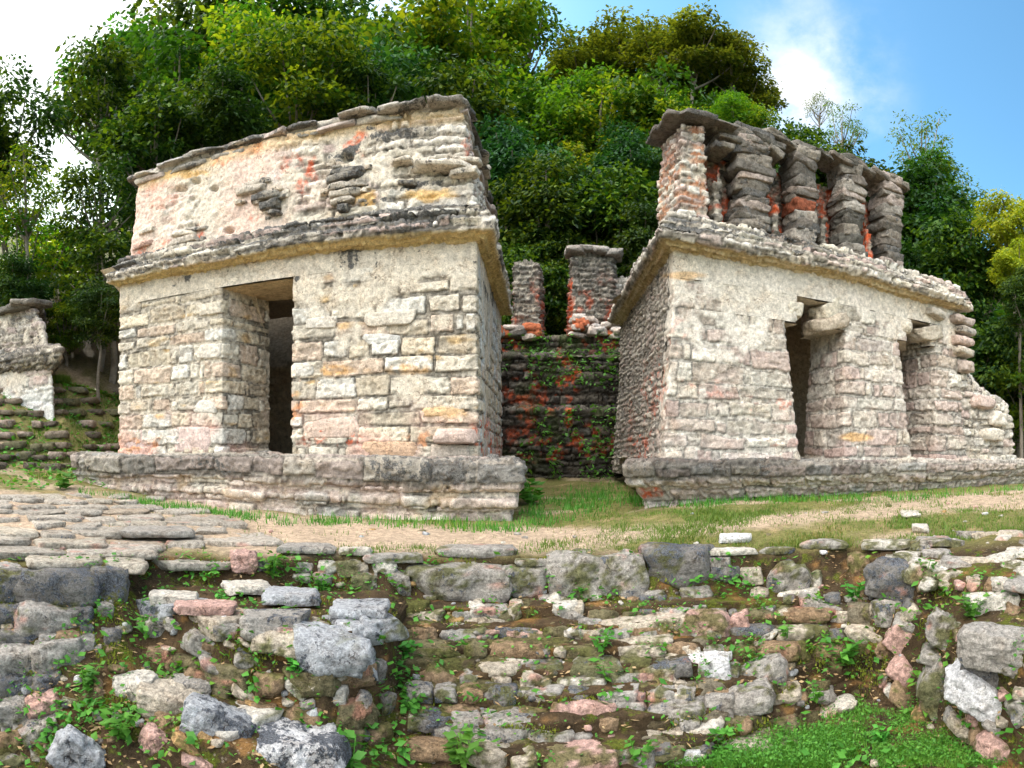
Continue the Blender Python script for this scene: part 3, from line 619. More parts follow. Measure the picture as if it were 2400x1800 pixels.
# ---------------- right temple
TR = thing('stone_temple', 'pale limestone temple with two narrow doorways and an open frieze of dark ruined piers', 'temple', (4.5, 8.7, -.6))
A2 = np.array((1.64, 8.13)); dr = np.array((.9806, .196)); inn = np.array((-.196, .9806))
def lp(px, t=0., off=0.):
    """point of the front line at a bearing (t = depth inward after)"""
    a = tan((px - CX) / F); o = A2 - inn * off
    s = (a * o[1] - o[0]) / (dr[0] - a * dr[1]); return tuple(o + dr * s + inn * t)
BK = (1.50, 13.1)
def colR(c, L, X, Y, Z, msk, n1, n2):
    low = sst(1.3, .1, Z)
    c = splash(c, .22 * sst(-.1, .35, fbm(X * 2.4, Y * 2.4, Z * 4, 101, 3)) * msk, np.array((.50, .36, .33)))
    c = splash(c, low * .35 * sst(-.1, .4, fbm(X * 1.4, Y * 1.4, Z * 2, 102, 3)) * msk, np.array((.42, .27, .24)))
    c = splash(c, sst(1.9, 2.8, Z) * .35 * sst(-.2, .4, n1), np.array((.60, .53, .40)))
    n6 = fbm(X * 8, Y * 8, Z * 8, 103, 3)
    for px, y, w, h, s in ((1385, 965, 34, 30, .8), (1365, 900, 12, 40, .4), (1690, 875, 40, 14, .6), (1640, 895, 30, 8, .7), (1680, 955, 40, 8, .4), (1500, 840, 120, 20, .3), (1420, 850, 30, 90, .5), (1470, 700, 22, 60, .25)):
        c = splash(c, blot(X, Y, Z, px, y, w, h, n2) * sst(0, .25, n6) * s, REDC)
    for px, y, w, h, s in ((1480, 596, 44, 10, .6), (1850, 945, 34, 10, .7)):
        c = splash(c, blot(X, Y, Z, px, y, w, h, n2 * .4) * s, np.array((.62, .36, .13)))
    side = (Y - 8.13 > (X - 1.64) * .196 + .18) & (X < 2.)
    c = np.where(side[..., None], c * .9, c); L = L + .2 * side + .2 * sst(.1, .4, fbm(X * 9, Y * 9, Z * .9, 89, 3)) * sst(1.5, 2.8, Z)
    return c, L
rb = [(.19, -.3), (.16, .0), (.03, 1.7), (0, 2.03)]
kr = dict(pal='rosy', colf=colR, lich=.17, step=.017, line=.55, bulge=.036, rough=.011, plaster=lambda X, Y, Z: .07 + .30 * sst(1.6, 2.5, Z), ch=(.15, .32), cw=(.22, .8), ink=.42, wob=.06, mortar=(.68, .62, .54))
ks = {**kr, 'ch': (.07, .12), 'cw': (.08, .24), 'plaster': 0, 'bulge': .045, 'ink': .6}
a1, b1, a1u, b1u, a2, b2_, a2u, b2u = 1692, 1826, 1719, 1802, 1937, 2020, 1957, 2010
corner_b = [BK, tuple(A2 + np.array((-.004, .25)))]
SC_ = (1.628, 8.45)
parts = [sheet('', [SC_, tuple(A2), lp(a1), lp(a1, .9)], rb, None, None, 51, mk_obj=False, **kr),
         sheet('', [BK, (1.634, 8.36)], [(.19, -.3), (.16, .0), (.03, 1.7), (0, 2.93)], None, None, 50, mk_obj=False, **ks),
         sheet('', [lp(b1 - 3, .87), lp(b1), lp(a2), lp(a2, .8)], rb, None, None, 52, mk_obj=False, **kr),
         sheet('', [lp(b2_ - 3, .8), lp(b2_), lp(2062), lp(2075, .9)], rb, None, None, 53, mk_obj=False, **{**kr, 'plaster': .0, 'bulge': .06}),
         sheet('', [SC_, tuple(A2), lp(a1u), lp(a1u, .9)], [(0, 2.03), (0, 2.43)], None, None, 54, mk_obj=False, **kr),
         sheet('', [lp(b1u, .87), lp(b1u), lp(a2u), lp(a2u, .8)], [(0, 2.03), (0, 2.43)], None, None, 55, mk_obj=False, **kr),
         sheet('', [lp(b2u, .8), lp(b2u), lp(2062), lp(2075, .9)], [(0, 2.03), (0, 2.43)], None, None, 56, mk_obj=False, **kr),
         sheet('', [SC_, tuple(A2), lp(2063), lp(2076, .9)], [(0, 2.43), (0, 2.93)], None, None, 57, mk_obj=False, **{**kr, 'plaster': .75}),
         sheet('', [lp(a1u), lp(b1u)], [(-.9, 2.43), (0, 2.43)], None, None, 58, mk_obj=False, pal='cream', plaster=.7),
         sheet('', [lp(a2u), lp(b2u)], [(-.9, 2.43), (0, 2.43)], None, None, 59, mk_obj=False, pal='cream', plaster=.7),
         sheet('', [lp(a1), lp(a1u + 5)], [(-.9, 2.03), (0, 2.03)], None, None, 58, mk_obj=False, pal='pale', plaster=.7),
         sheet('', [lp(b1u - 5), lp(b1)], [(-.9, 2.03), (0, 2.03)], None, None, 58, mk_obj=False, pal='pale', plaster=.7),
         sheet('', [lp(a2), lp(b2_)], [(-.9, 2.035), (-.01, 2.035)], None, None, 58, mk_obj=False, pal='pale', plaster=.7, keep=lambda X, Y, Z, u: (bearing(X, Y) < 1960) | (bearing(X, Y) > 2006))]
mk('wall', *pack(parts)[:2], M_wall, TR, pack(parts)[2])
def lps(px, t): return lp(px, t)
rp = [lp(2075, .92), lp(2090, 3.2), (1.85, 12.3), (1.85, 9.15), lp(a1, .9)]
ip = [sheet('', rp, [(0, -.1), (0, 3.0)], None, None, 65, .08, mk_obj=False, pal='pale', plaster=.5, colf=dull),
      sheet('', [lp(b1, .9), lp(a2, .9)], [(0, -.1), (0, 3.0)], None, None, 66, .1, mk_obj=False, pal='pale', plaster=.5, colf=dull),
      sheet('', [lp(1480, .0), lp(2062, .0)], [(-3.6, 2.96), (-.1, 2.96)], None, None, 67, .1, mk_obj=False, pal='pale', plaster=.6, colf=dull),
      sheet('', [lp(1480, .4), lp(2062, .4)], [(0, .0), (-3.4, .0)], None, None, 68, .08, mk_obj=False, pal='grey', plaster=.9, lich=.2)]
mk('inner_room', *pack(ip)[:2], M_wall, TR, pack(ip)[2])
# rough stones standing out of the corner and jambs, brackets under the lintels
def rk(px, y, w, h, dep, cc, li, out=.0, roll=0., rd=.35, r=None, t=0.):
    q = np.array(lp(px, t, out if dep > .3 or out <= 0 else -dep / 2 + .03)); rr = np.hypot(*q) if r is None else r
    return ((q[0], q[1], zz(y, rr)), (w * rr / F, dep, h * rr / F), .197 + random.uniform(-.04, .04), roll, 0, cc, li, rd)
br = [rk(1786, 700, 84, 30, .45, (.44, .37, .29), .3, -.16, -.3, .2), rk(1790, 672, 74, 40, .4, (.56, .5, .4), .1, -.18, -.5, .3),
      rk(1706, 672, 40, 34, .4, (.62, .56, .46), .05, -.17, 0, .35), rk(1998, 722, 66, 30, .45, (.46, .4, .32), .3, -.14, -.25, .25), rk(1944, 706, 30, 30, .4, (.6, .54, .45), .05, -.15, 0, .4), rk(2015, 680, 50, 16, .4, (.42, .38, .32), .3, .0, .2, .3)]
each('bracket', br, 12, .14, 5, M_wall, TR)
big = [rk(1487, 975, 118, 34, .3, (.40, .29, .26), .25, .06), rk(1610, 978, 76, 26, .3, (.40, .31, .28), .25, .07), rk(1672, 978, 60, 26, .3, (.42, .32, .3), .22, .06),
       rk(1490, 910, 130, 50, .2, (.48, .40, .34), .12, .07, 0, .3), rk(1660, 902, 80, 26, .2, (.50, .40, .36), .1, .05, 0, .3), rk(1500, 800, 120, 28, .2, (.52, .43, .36), .1, .03),
       rk(1655, 875, 90, 20, .2, (.54, .36, .28), .05, .06), rk(1850, 946, 62, 18, .2, (.50, .31, .16), .12, .11, -.1), rk(1590, 786, 50, 26, .2, (.58, .4, .34), .08, .04, -.15, .5), rk(1850, 840, 90, 60, .2, (.56, .42, .38), .08, .07, 0, .45),
       rk(1515, 740, 130, 40, .16, (.58, .5, .43), .08, .02)]
each('quoin', big, 12, .12, 8, M_wall, TR)
cp = [BK, tuple(A2), lp(2060), lp(2074, 1.2)]
cornice('cornice', cp, [(-.02, 2.80), (.25, 2.87), (.27, 2.92), (.25, 3.03), (.17, 3.05), (.17, 3.14), (.08, 3.16), (.06, 3.26), (-.15, 3.28), (-2.4, 3.34)], TR, 71, pal='pale', lich=.36, soffit_z=2.86, och=.6, ch=(.08, .14), cw=(.14, .7), ink=.6)
# frieze: solid pier, then the open recess with painted back wall
def colRed(k):
    def f(c, L, X, Y, Z, m, n1, n2):
        n6 = fbm(X * 5, Y * 5, Z * 5, 113, 3)
        return splash(c, sst(-.12, .15, n6) * k, REDC * 1.1), L * .6
    return f
def fp(px, t=0.): return lp(px, t, -.10)
pier = sheet('corner_pier', [(1.9, 9.15), (1.585, 9.05), (1.76, 8.27), fp(1529), fp(1529, .8)], [(0, 3.2), (-.03, 3.9), (-.06, 4.62)], M_wall, TR, 81, pal='pale', lich=.24, bulge=.06, rough=.03, ch=(.09, .14), cw=(.12, .3), ink=.5,
             colf=lambda c, L, X, Y, Z, m, n1, n2: (splash(splash(c, .5 * (1 - m) * sst(-.2, .2, n2), REDC * np.array((1, 1.8, 1.5))), .25 * sst(0, .3, n1), np.array((.5, .33, .3))), L))
rec = sheet('recess_wall', [lp(1545, .62), lp(1975, .62)], [(0, 3.2), (0, 4.52)], M_dark, TR, 82, pal='dark', lich=.22, bulge=.05, rough=.03, ch=(.08, .14), cw=(.12, .4), ink=.4, colf=colRed(.95))
V, Fc, C = sheet('', [lp(1975, .62), lp(1986, 2.4)], [(0, 3.2), (0, 4.5)], None, None, 83, .05, mk_obj=False, pal='dark', lich=.4)
mk('end_wall', V, Fc, M_dark, TR, C)
def pillar(px, w, ytop, spec, seed, name='pillar', redk=.3):
    rs = random.Random(seed); q = np.array(fp(px, .22)); r = np.hypot(*q); z = 3.26; ztop = zz(ytop, r); sp = []
    k = 0
    while z < ztop:
        h_ = rs.uniform(.07, .17); f = np.interp((z - 3.26) / (ztop - 3.26), [0, .2, .3, .45, .55, .8, 1], spec)
        ww = w * r / F * (.35 + .65 * f) * rs.uniform(.88, 1.02) * .86
        cc = rs.choice(PAL['dark'] + PAL['grey'][:3]); 
        if rs.random() < redk * .35 * (f < .9): cc = (.34, .11, .06)
        cc = tuple(v * .72 for v in cc)
        sp.append(((q[0] + rs.uniform(-.02, .02), q[1], z + h_ / 2), (ww, .34 + .14 * f, h_ * 1.12), .197 + rs.uniform(-.06, .06), rs.uniform(-.05, .05), 0, cc, (.3 if cc[0] > .24 else .5) + rs.uniform(-.15, .12), .1)); z += h_ * .93
    V, Fc, C = rocks(sp, 12, .15, seed); return mk(name, V, Fc, M_dark, TR, C)
pillar(1632, 104, 312, [1.1, 1.0, .62, .68, 1.0, 1.1, 1.1], 3, redk=.8)
pillar(1745, 74, 338, [1.15, 1.0, .8, 1.0, .85, 1.05, 1.05], 4)
pillar(1847, 72, 366, [1.2, .95, .7, .9, 1.0, 1.05, 1.1], 5)
pillar(1930, 66, 398, [1.1, .8, .95, 1.05, .8, 1.0, 1.0], 6, redk=.25)
# painted red fins between the piers
for px in (1562, 1690, 1795, 1893):
    V, Fc, C = sheet('', [fp(px - 5, .62), fp(px - 5, .2), fp(px + 5, .2), fp(px + 5, .62)], [(0, 3.2), (0, 4.4)], None, None, px, .03, mk_obj=False, pal='dark', lich=.12, bulge=.05, rough=.03, ch=(.08, .16), cw=(.1, .3), ink=.3, colf=colRed(1.0), keep=lambda X, Y, Z, u, s=px: Z < 4.15 + .3 * np.sin(X * 9 + s))
    mk('painted_fin', V, Fc, M_dark, TR, C)
# broken lintel slabs
sp = []
for px, y, w, h, ti in ((1560, 296, 66, 20, .1), (1592, 304, 50, 16, .15), (1572, 316, 70, 12, .08), (1548, 330, 44, 12, .05), (1620, 322, 60, 12, .05), (1668, 308, 84, 14, .2), (1648, 322, 100, 14, .06), (1690, 322, 40, 12, .2), (1722, 328, 46, 11, .2), (1762, 342, 50, 10, .22), (1800, 354, 56, 10, .22), (1846, 372, 70, 10, .22), (1886, 388, 50, 10, .22), (1926, 402, 66, 11, .2), (1610, 334, 90, 12, .04), (1655, 336, 50, 16, .5)):
    sp.append(rk(px, y, w, h, .55, tuple(v * .8 for v in random.choice(PAL['dark'])), .45, -.34, ti, .12))
V, Fc, C = rocks(sp, 12, .26, 17); mk('broken_lintel', V, Fc, M_dark, TR, C)
sp = []
for i in range(2):
    sp.append(((1.74 - .10 * i, 8.45 + i * .42, 4.68 + .01 * i), (.44, .5, .055), .12 + random.uniform(-.1, .1), random.uniform(-.05, .1), random.uniform(-.05, .05), (.17, .15, .13), .45, .15))
sp += [((1.95, 8.36, 4.69), (.55, .5, .07), .2, .02, 0, (.14, .125, .11), .5, .15), ((2.35, 8.46, 4.69), (.42, .5, .06), .2, .06, 0, (.16, .14, .12), .5, .15)]
V, Fc, C = rocks(sp, 9, .15, 19); mk('roof_slab', V, Fc, M_dark, TR, C)
# collapsed corner beyond the second doorway
def stump_h(b): return np.interp(b, [2040, 2086, 2090, 2108, 2112, 2150, 2172, 2182], [2.45, 2.3, 1.62, 1.5, 1.38, 1.28, 1.12, .8])
sheet('collapsed_end', [lp(2050, .06), lp(2180, .06), lp(2196, 1.4)], [(.1, -.3), (.06, .6), (.0, 2.4)], M_wall, TR, 91, pal='pale', lich=.2, bulge=.08, rough=.04, warp=.06, ch=(.12, .22), cw=(.18, .45), ink=.4, mortar=(.56, .5, .42),
      keep=lambda X, Y, Z, u: Z < stump_h(bearing(X, Y)) + .1 * fbm(X * 4, Y * 4, None, 4, 2))
sp = []
for i, b in enumerate(np.linspace(2070, 2178, 22)):
    for dpt in (.2, .5, .85): sp.append(rk(b, 0, random.uniform(28, 46), random.uniform(16, 28), .4, random.choice(PAL['pale'] + PAL['grey']), .25 + random.uniform(-.1, .2), 0, random.uniform(-.2, .3), .4, None, dpt)); q = sp[-1]; sp[-1] = ((q[0][0], q[0][1], stump_h(b) - .07 + random.uniform(-.06, .03)),) + q[1:]
for b, y, w_, h_ in ((2084, 660, 50, 22), (2082, 694, 60, 16), (2090, 716, 50, 14), (2084, 738, 56, 18), (2086, 762, 50, 18), (2092, 792, 36, 24), (2130, 868, 60, 26), (2160, 905, 50, 30), (2150, 940, 60, 26)):
    sp.append(rk(b - 12, y, w_, h_, .4, random.choice(PAL['pale'] + PAL['grey']), .35, .02, random.uniform(0, .1)))
V, Fc, C = rocks(sp, 8, .2, 23); mk('rubble', V, Fc, M_wall, TR, C)
# its platform
p0 = np.array((.93, 7.52))
PR = [(1.72, 13.2), tuple(p0), tuple(p0 + dr * 9.6), tuple(p0 + dr * 9.8 + inn * 3)]
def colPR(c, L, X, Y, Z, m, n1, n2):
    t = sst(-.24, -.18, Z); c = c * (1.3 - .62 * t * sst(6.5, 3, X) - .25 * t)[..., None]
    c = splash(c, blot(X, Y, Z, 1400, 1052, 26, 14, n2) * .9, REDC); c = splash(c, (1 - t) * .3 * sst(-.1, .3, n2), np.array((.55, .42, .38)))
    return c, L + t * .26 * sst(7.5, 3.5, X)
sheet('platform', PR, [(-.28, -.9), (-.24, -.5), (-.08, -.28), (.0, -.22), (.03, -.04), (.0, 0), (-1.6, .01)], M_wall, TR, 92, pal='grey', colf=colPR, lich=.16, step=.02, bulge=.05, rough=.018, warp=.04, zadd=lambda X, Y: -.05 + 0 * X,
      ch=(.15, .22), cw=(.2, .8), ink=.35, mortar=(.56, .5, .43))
# ---------------- stepped terrace between them, with its ruined piers
TC = thing('stepped_terrace', 'dark overgrown stone terrace in high steps with orange-red stains, between the two temples', 'terrace', (.7, 13.4, -.6))
def colT(c, L, X, Y, Z, m, n1, n2):
    n6 = fbm(X * 5, Y * 5, Z * 5, 123, 3); hot = 0
    for px, y, w, h in ((1220, 815, 30, 50), (1215, 870, 30, 26), (1222, 925, 24, 34), (1240, 950, 26, 20), (1190, 970, 44, 26), (1150, 860, 60, 60), (1290, 960, 60, 40), (1130, 960, 50, 50), (1300, 740, 50, 22), (1105, 745, 24, 20)):
        hot = np.maximum(hot, blot(X, Y, Z, px, y, w, h, n2) * (1 if w < 45 else .55))
    c = splash(c, hot * 1.3 * sst(-.08, .06, n6) * sst(-.4, .0, fbm(X * 14, Y * 14, Z * 14, 125, 2)), REDC * 1.5)
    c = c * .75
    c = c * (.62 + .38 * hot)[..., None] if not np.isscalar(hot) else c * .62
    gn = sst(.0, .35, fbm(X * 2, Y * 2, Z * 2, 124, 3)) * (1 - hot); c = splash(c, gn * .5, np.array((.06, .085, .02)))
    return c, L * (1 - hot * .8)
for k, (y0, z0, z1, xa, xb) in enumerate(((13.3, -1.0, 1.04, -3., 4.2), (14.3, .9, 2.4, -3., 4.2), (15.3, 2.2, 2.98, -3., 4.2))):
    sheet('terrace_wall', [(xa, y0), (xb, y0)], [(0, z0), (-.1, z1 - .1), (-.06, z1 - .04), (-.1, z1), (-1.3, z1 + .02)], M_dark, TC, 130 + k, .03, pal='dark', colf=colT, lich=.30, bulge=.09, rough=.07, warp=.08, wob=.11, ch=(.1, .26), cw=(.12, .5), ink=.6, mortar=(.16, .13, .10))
for nm, x0, x1, yy, z0, z1, lab in (('ruined_pier', -.93, -.30, 15.7, 2.9, 4.97, 'narrow square ruined stone pier standing on the dark terrace behind the left temple'), ('ruined_pier', .52, 1.60, 15.7, 2.9, 5.22, 'broad ruined stone pier with a flat cap and red stains, right of the narrow pier')):
    V, Fc, C = sheet('', [(x0, yy + .8), (x0, yy), (x1, yy), (x1 + .05, yy + .9)], [(.05, z0), (.0, z0 + .5), (-.04, z1), (-.5, z1 + .05)], None, None, int(x1 * 100) + 300, .03, mk_obj=False, pal='dark', lich=.34, bulge=.11, rough=.07, warp=.08, ch=(.1, .18), cw=(.12, .34), ink=.6,
                        colf=lambda c, L, X, Y, Z, m, n1, n2: (splash(splash(c, sst(.1, .3, fbm(X * 4, Y * 4, Z * 4, 140, 3)) * sst(4.9, 3.6, Z) * .8, REDC), (X < .56) & (X > .4) & (Z < 4.6), REDC * .8), L))
    o = mk(nm, V, Fc, M_dark, None, C); tag(o, lab, 'ruined pier', 'ruined piers on the terrace')
    if x0 > 0:
        sp = [((x0 + .1 + i * .33, yy + .1, z1 + .05 + .06 * (i == 1) - .05 * (i == 3)), (.5, .7, .16), random.uniform(-.1, .1), random.uniform(-.05, .1), 0, (.3, .27, .24), .4, .3) for i in range(4)]
        V, Fc, C = rocks(sp, 8, .16, 31); mk('cap_slab', V, Fc, M_dark, o, C)
V, Fc, C = sheet('', [(1.62, 16.1), (1.62, 15.75), (2.4, 15.7)], [(0, 2.9), (0, 4.6), (-.4, 4.7)], None, None, 333, .035, mk_obj=False, pal='grey', lich=.4, bulge=.1, rough=.07, warp=.1, ch=(.1, .2), cw=(.15, .4), ink=.6)
o = mk('broken_wall', V, Fc, M_dark, None, C); tag(o, 'low broken wall of grey rubble behind the left eave of the right temple', 'ruined wall')
sp = [((random.uniform(-1.4, -.4), 15.4 + random.uniform(-.2, .2), 3.02 + random.uniform(0, .25)), (random.uniform(.25, .5), .4, random.uniform(.12, .24)), random.uniform(-.4, .4), random.uniform(-.2, .2), 0, random.choice([(.3, .27, .24), (.5, .42, .36), (.5, .15, .07), (.2, .18, .16)]), .3, .45) for i in range(18)]
sp += [((random.uniform(.6, 1.9), 15.35 + random.uniform(-.2, .2), 3.02 + random.uniform(0, .5)), (random.uniform(.2, .4), .3, random.uniform(.1, .2)), random.uniform(-.4, .4), random.uniform(-.2, .2), 0, random.choice([(.6, .52, .46), (.5, .42, .36), (.5, .15, .07), (.55, .5, .46)]), .15, .45) for i in range(34)]
V, Fc, C = rocks(sp, 7, .2, 35); mk('rubble', V, Fc, M_dark, TC, C)
# ---------------- ruin at the far left
TX = thing('ruined_temple', 'half collapsed temple with dark lichened eaves and a whitewashed wall, behind the left temple', 'temple', (-10.5, 9.5, .4))
LA, LB, LC = (-14.5, 9.2), (-9.80, 9.32), (-13.4, 12.4)
def colX(c, L, X, Y, Z, m, n1, n2):
    c = splash(c, .6 * sst(1.9, 1.2, Z), np.array((.62, .64, .64)))
    return c, L + .5 * sst(1.8, 2.3, Z)
sheet('wall', [LA, LB, LC], [(.1, -.5), (.05, .9), (0, 2.1)], M_wall, TX, 151, .03, pal='pale', colf=colX, lich=.1, bulge=.05, plaster=.25, rough=.03, ink=.2)
sheet('cornice', [LA, LB, LC], [(0, 2.02), (.16, 2.12), (.2, 2.3), (.1, 2.42), (-.25, 2.5)], M_dark, TX, 152, .03, pal='dark', lich=.5, bulge=.06, rough=.06, warp=.08, ch=(.1, .14), ink=.6)
sheet('frieze', [LA, (-10.05, 9.45), LC], [(-.02, 2.4), (-.12, 3.0), (-.35, 3.62)], M_dark, TX, 153, .03, pal='grey', lich=.42, bulge=.08, plaster=.3, rough=.06, warp=.1, ch=(.12, .2), ink=.5)
slab_edge([(-14.5, 9.5), (-10.6, 9.6), (-13.5, 12.3)], 3.62, .22, .14, M_dark, 'roof_slab', TX, 9, 'dark', .5, wr=(.5, 1.), dep=.8)
# ---------------- steps up the slope at far left
SL = thing('hillside_steps', 'dark mossy stone steps climbing the slope left of the left temple', 'stone steps', (-8.5, 9.5, -.2))
for k, y in enumerate((1012, 990, 968, 944, 920, 896, 872, 848)):
    sp = []; px = -40
    while px < 262:
        w_ = random.uniform(22, 52); r, z = hit(px, y + random.uniform(-3, 3)); x, yv = pt(px, r)
        if random.random() < .85: sp.append(((x, yv, z + .02), (w_ * r / F * 1.02, .4, random.uniform(.1, .18)), -(px - CX) / F * .6 + random.uniform(-.1, .1), random.uniform(-.06, .06), random.uniform(-.1, .1), random.choice([(.15, .12, .09), (.2, .16, .12), (.11, .09, .07), (.28, .22, .18), (.13, .12, .07)]), .35, .4))
        px += w_
    V, Fc, C = rocks(sp, 7, .2, 60 + k); mk('step', V, Fc, M_dark, SL, C)
# ================================================================= retaining walls and loose stones of the foreground
SCOL = {'mossy': (.17, .145, .08), 'cream': (.48, .41, .325), 'grey': (.35, .32, .285), 'dk': (.20, .185, .17), 'pale': (.58, .53, .46), 'pink': (.52, .33, .28), 'tan': (.28, .19, .115), 'blue': (.40, .405, .42), 'white': (.68, .66, .66), 'ochre': (.46, .29, .13)}
LI = {'mossy': .2, 'cream': .2, 'grey': .38, 'dk': .5, 'pale': .2, 'pink': .18, 'tan': .15, 'blue': .47, 'white': .28, 'ochre': .1}
def stone_spec(px, y, w, h, kind, tilt=0, flat=False, dep=None, lift=0., out=0., rd=.34):
    """a stone lying on the terrain at the bearing px whose middle is seen at elevation y"""
    r, z = hit(px, min(y, 1655)) if y <= 1655 else hit(px, 1655)
    if y > 1655: z = zz(y, r)
    if flat:
        r0, z0 = hit(px, y + h * .5); r1, z1 = hit(px, y - h * .5)
        d = min(max(r1 - r0, .15), 1.1); rm = (r0 + r1) / 2 if r1 - r0 < 1.2 else r
        th_ = random.uniform(.05, .085); x, yy = pt(px, rm)
        return ((x, yy, gz(px, rm) + lift + .0), (w * rm / F, d, th_), -(px - CX) / F + random.uniform(-.12, .12), tilt * .02, 0, SCOL[kind], LI[kind], .22)
    d = dep or min(.5, max(.22, .7 * max(w, h) * r / F)); r = r - out + d * .22; x, yy = pt(px, r)
    zc = zz(y, r)
    return ((x, yy, zc + lift), (w * r / F, d, h * r / F), -(px - CX) / F + random.uniform(-.15, .15), radians(tilt), random.uniform(-.1, .15), SCOL[kind], LI[kind], rd)
def C2(cx, cy, w, h, *a, **k): return stone_spec(737 + .375 * cx, 1106 + .375 * cy, w * .46, h * .44, *a, **k)
def C3(cx, cy, w, h, *a, **k): return stone_spec(1475 + .361 * cx, 1060 + .361 * cy, w * .375, h * .39, *a, **k)
def C1(cx, cy, w, h, *a, **k): return stone_spec(.389 * cx, 1014 + .389 * cy, w * .40, h * .41, *a, **k)
def course(parent, name, specs, seed, n=12, amp=.2, moss=.16):
    V, Fc, C = rocks(specs, n, amp, seed)
    n6 = fbm(V[:, 0] * 9, V[:, 1] * 9, V[:, 2] * 9, 99, 2); n7 = fbm(V[:, 0] * 3, V[:, 1] * 3, V[:, 2] * 3, 98, 2)
    C[:, :3] = mixc(C[:, :3], np.array((.50, .22, .16)), sst(.22, .4, n6) * sst(.1, .3, n7) * .6)
    n8 = fbm(V[:, 0] * 4, V[:, 1] * 4, V[:, 2] * 4, 97, 3); n9 = fbm(V[:, 0] * 24, V[:, 1] * 24, V[:, 2] * 24, 96, 2)
    if moss: C[:, :3] = mixc(C[:, :3], np.array((.115, .115, .035)), sst(.28 - moss, .5 - moss, n8 + .5 * n9) * .85)
    return mk(name, V, Fc, M_rock, parent, C)
def filler(pxa, pxb, y, wr=(26, 70), hr=(14, 26), dens=.7, jy=4, kinds=('grey', 'cream', 'tan', 'grey', 'dk', 'pale'), tilt=8, slope=0.):
    o = []; px = pxa
    while px < pxb:
        w_ = random.uniform(*wr)
        if random.random() < dens: o.append(stone_spec(px + w_ / 2, y + slope * (px - pxa) + random.uniform(-jy, jy), w_, random.uniform(*hr), random.choice(kinds), random.uniform(-tilt, tilt), rd=.45, dep=.22))
        px += w_ + random.uniform(2, 12)
    return o
def base_course(pxa, pxb, y, h, wr=(50, 130)):
    """the continuous mossy course behind the paler stones"""
    o = []; px = pxa
    while px < pxb:
        w_ = random.uniform(*wr); s_ = stone_spec(px + w_ / 2, y + random.uniform(-3, 3), w_ * 1.04, h * random.uniform(.85, 1.1), 'dk', random.uniform(-2, 2), dep=.34, out=-.10, rd=.24)
        o.append(s_[:5] + (random.choice([(.105, .09, .045), (.13, .11, .05), (.09, .07, .04), (.2, .17, .12), (.10, .10, .03)]), .15, .24)); px += w_ * .98
    return o
def edge_row(xs, ys_, wr, th_, dep, kinds):
    """worn slabs side by side along the nosing of a step"""
    o = []; px = xs[0]
    while px < xs[-1]:
        w_ = min(random.uniform(*wr), xs[-1] - px + 12); m = px + w_ / 2; y = float(np.interp(m, xs, ys_)); r, z = hit(m, y); x, yy = pt(m, r + dep * .3); k = random.choice(kinds)
        y0 = float(np.interp(m - 20, xs, ys_)); y1 = float(np.interp(m + 20, xs, ys_)); ra, _ = hit(m - 20, y0); rb_, _ = hit(m + 20, y1); pa, pb = pt(m - 20, ra), pt(m + 20, rb_)
        yaw = max(-.9, min(.9, atan2(pb[1] - pa[1], pb[0] - pa[0])))
        o.append(((x, yy, z + .02 - th_ * .4), (w_ * r / F * 1.04, dep, th_), yaw + random.uniform(-.06, .06), random.uniform(-.04, .04), random.uniform(-.06, .03), SCOL[k], LI[k], .12)); px += w_ * 1.0
    return o
WC = thing('retaining_wall', 'overgrown stepped stone wall facing the viewer below the middle of the terrace', 'wall', (.2, 4.6, -1.95))
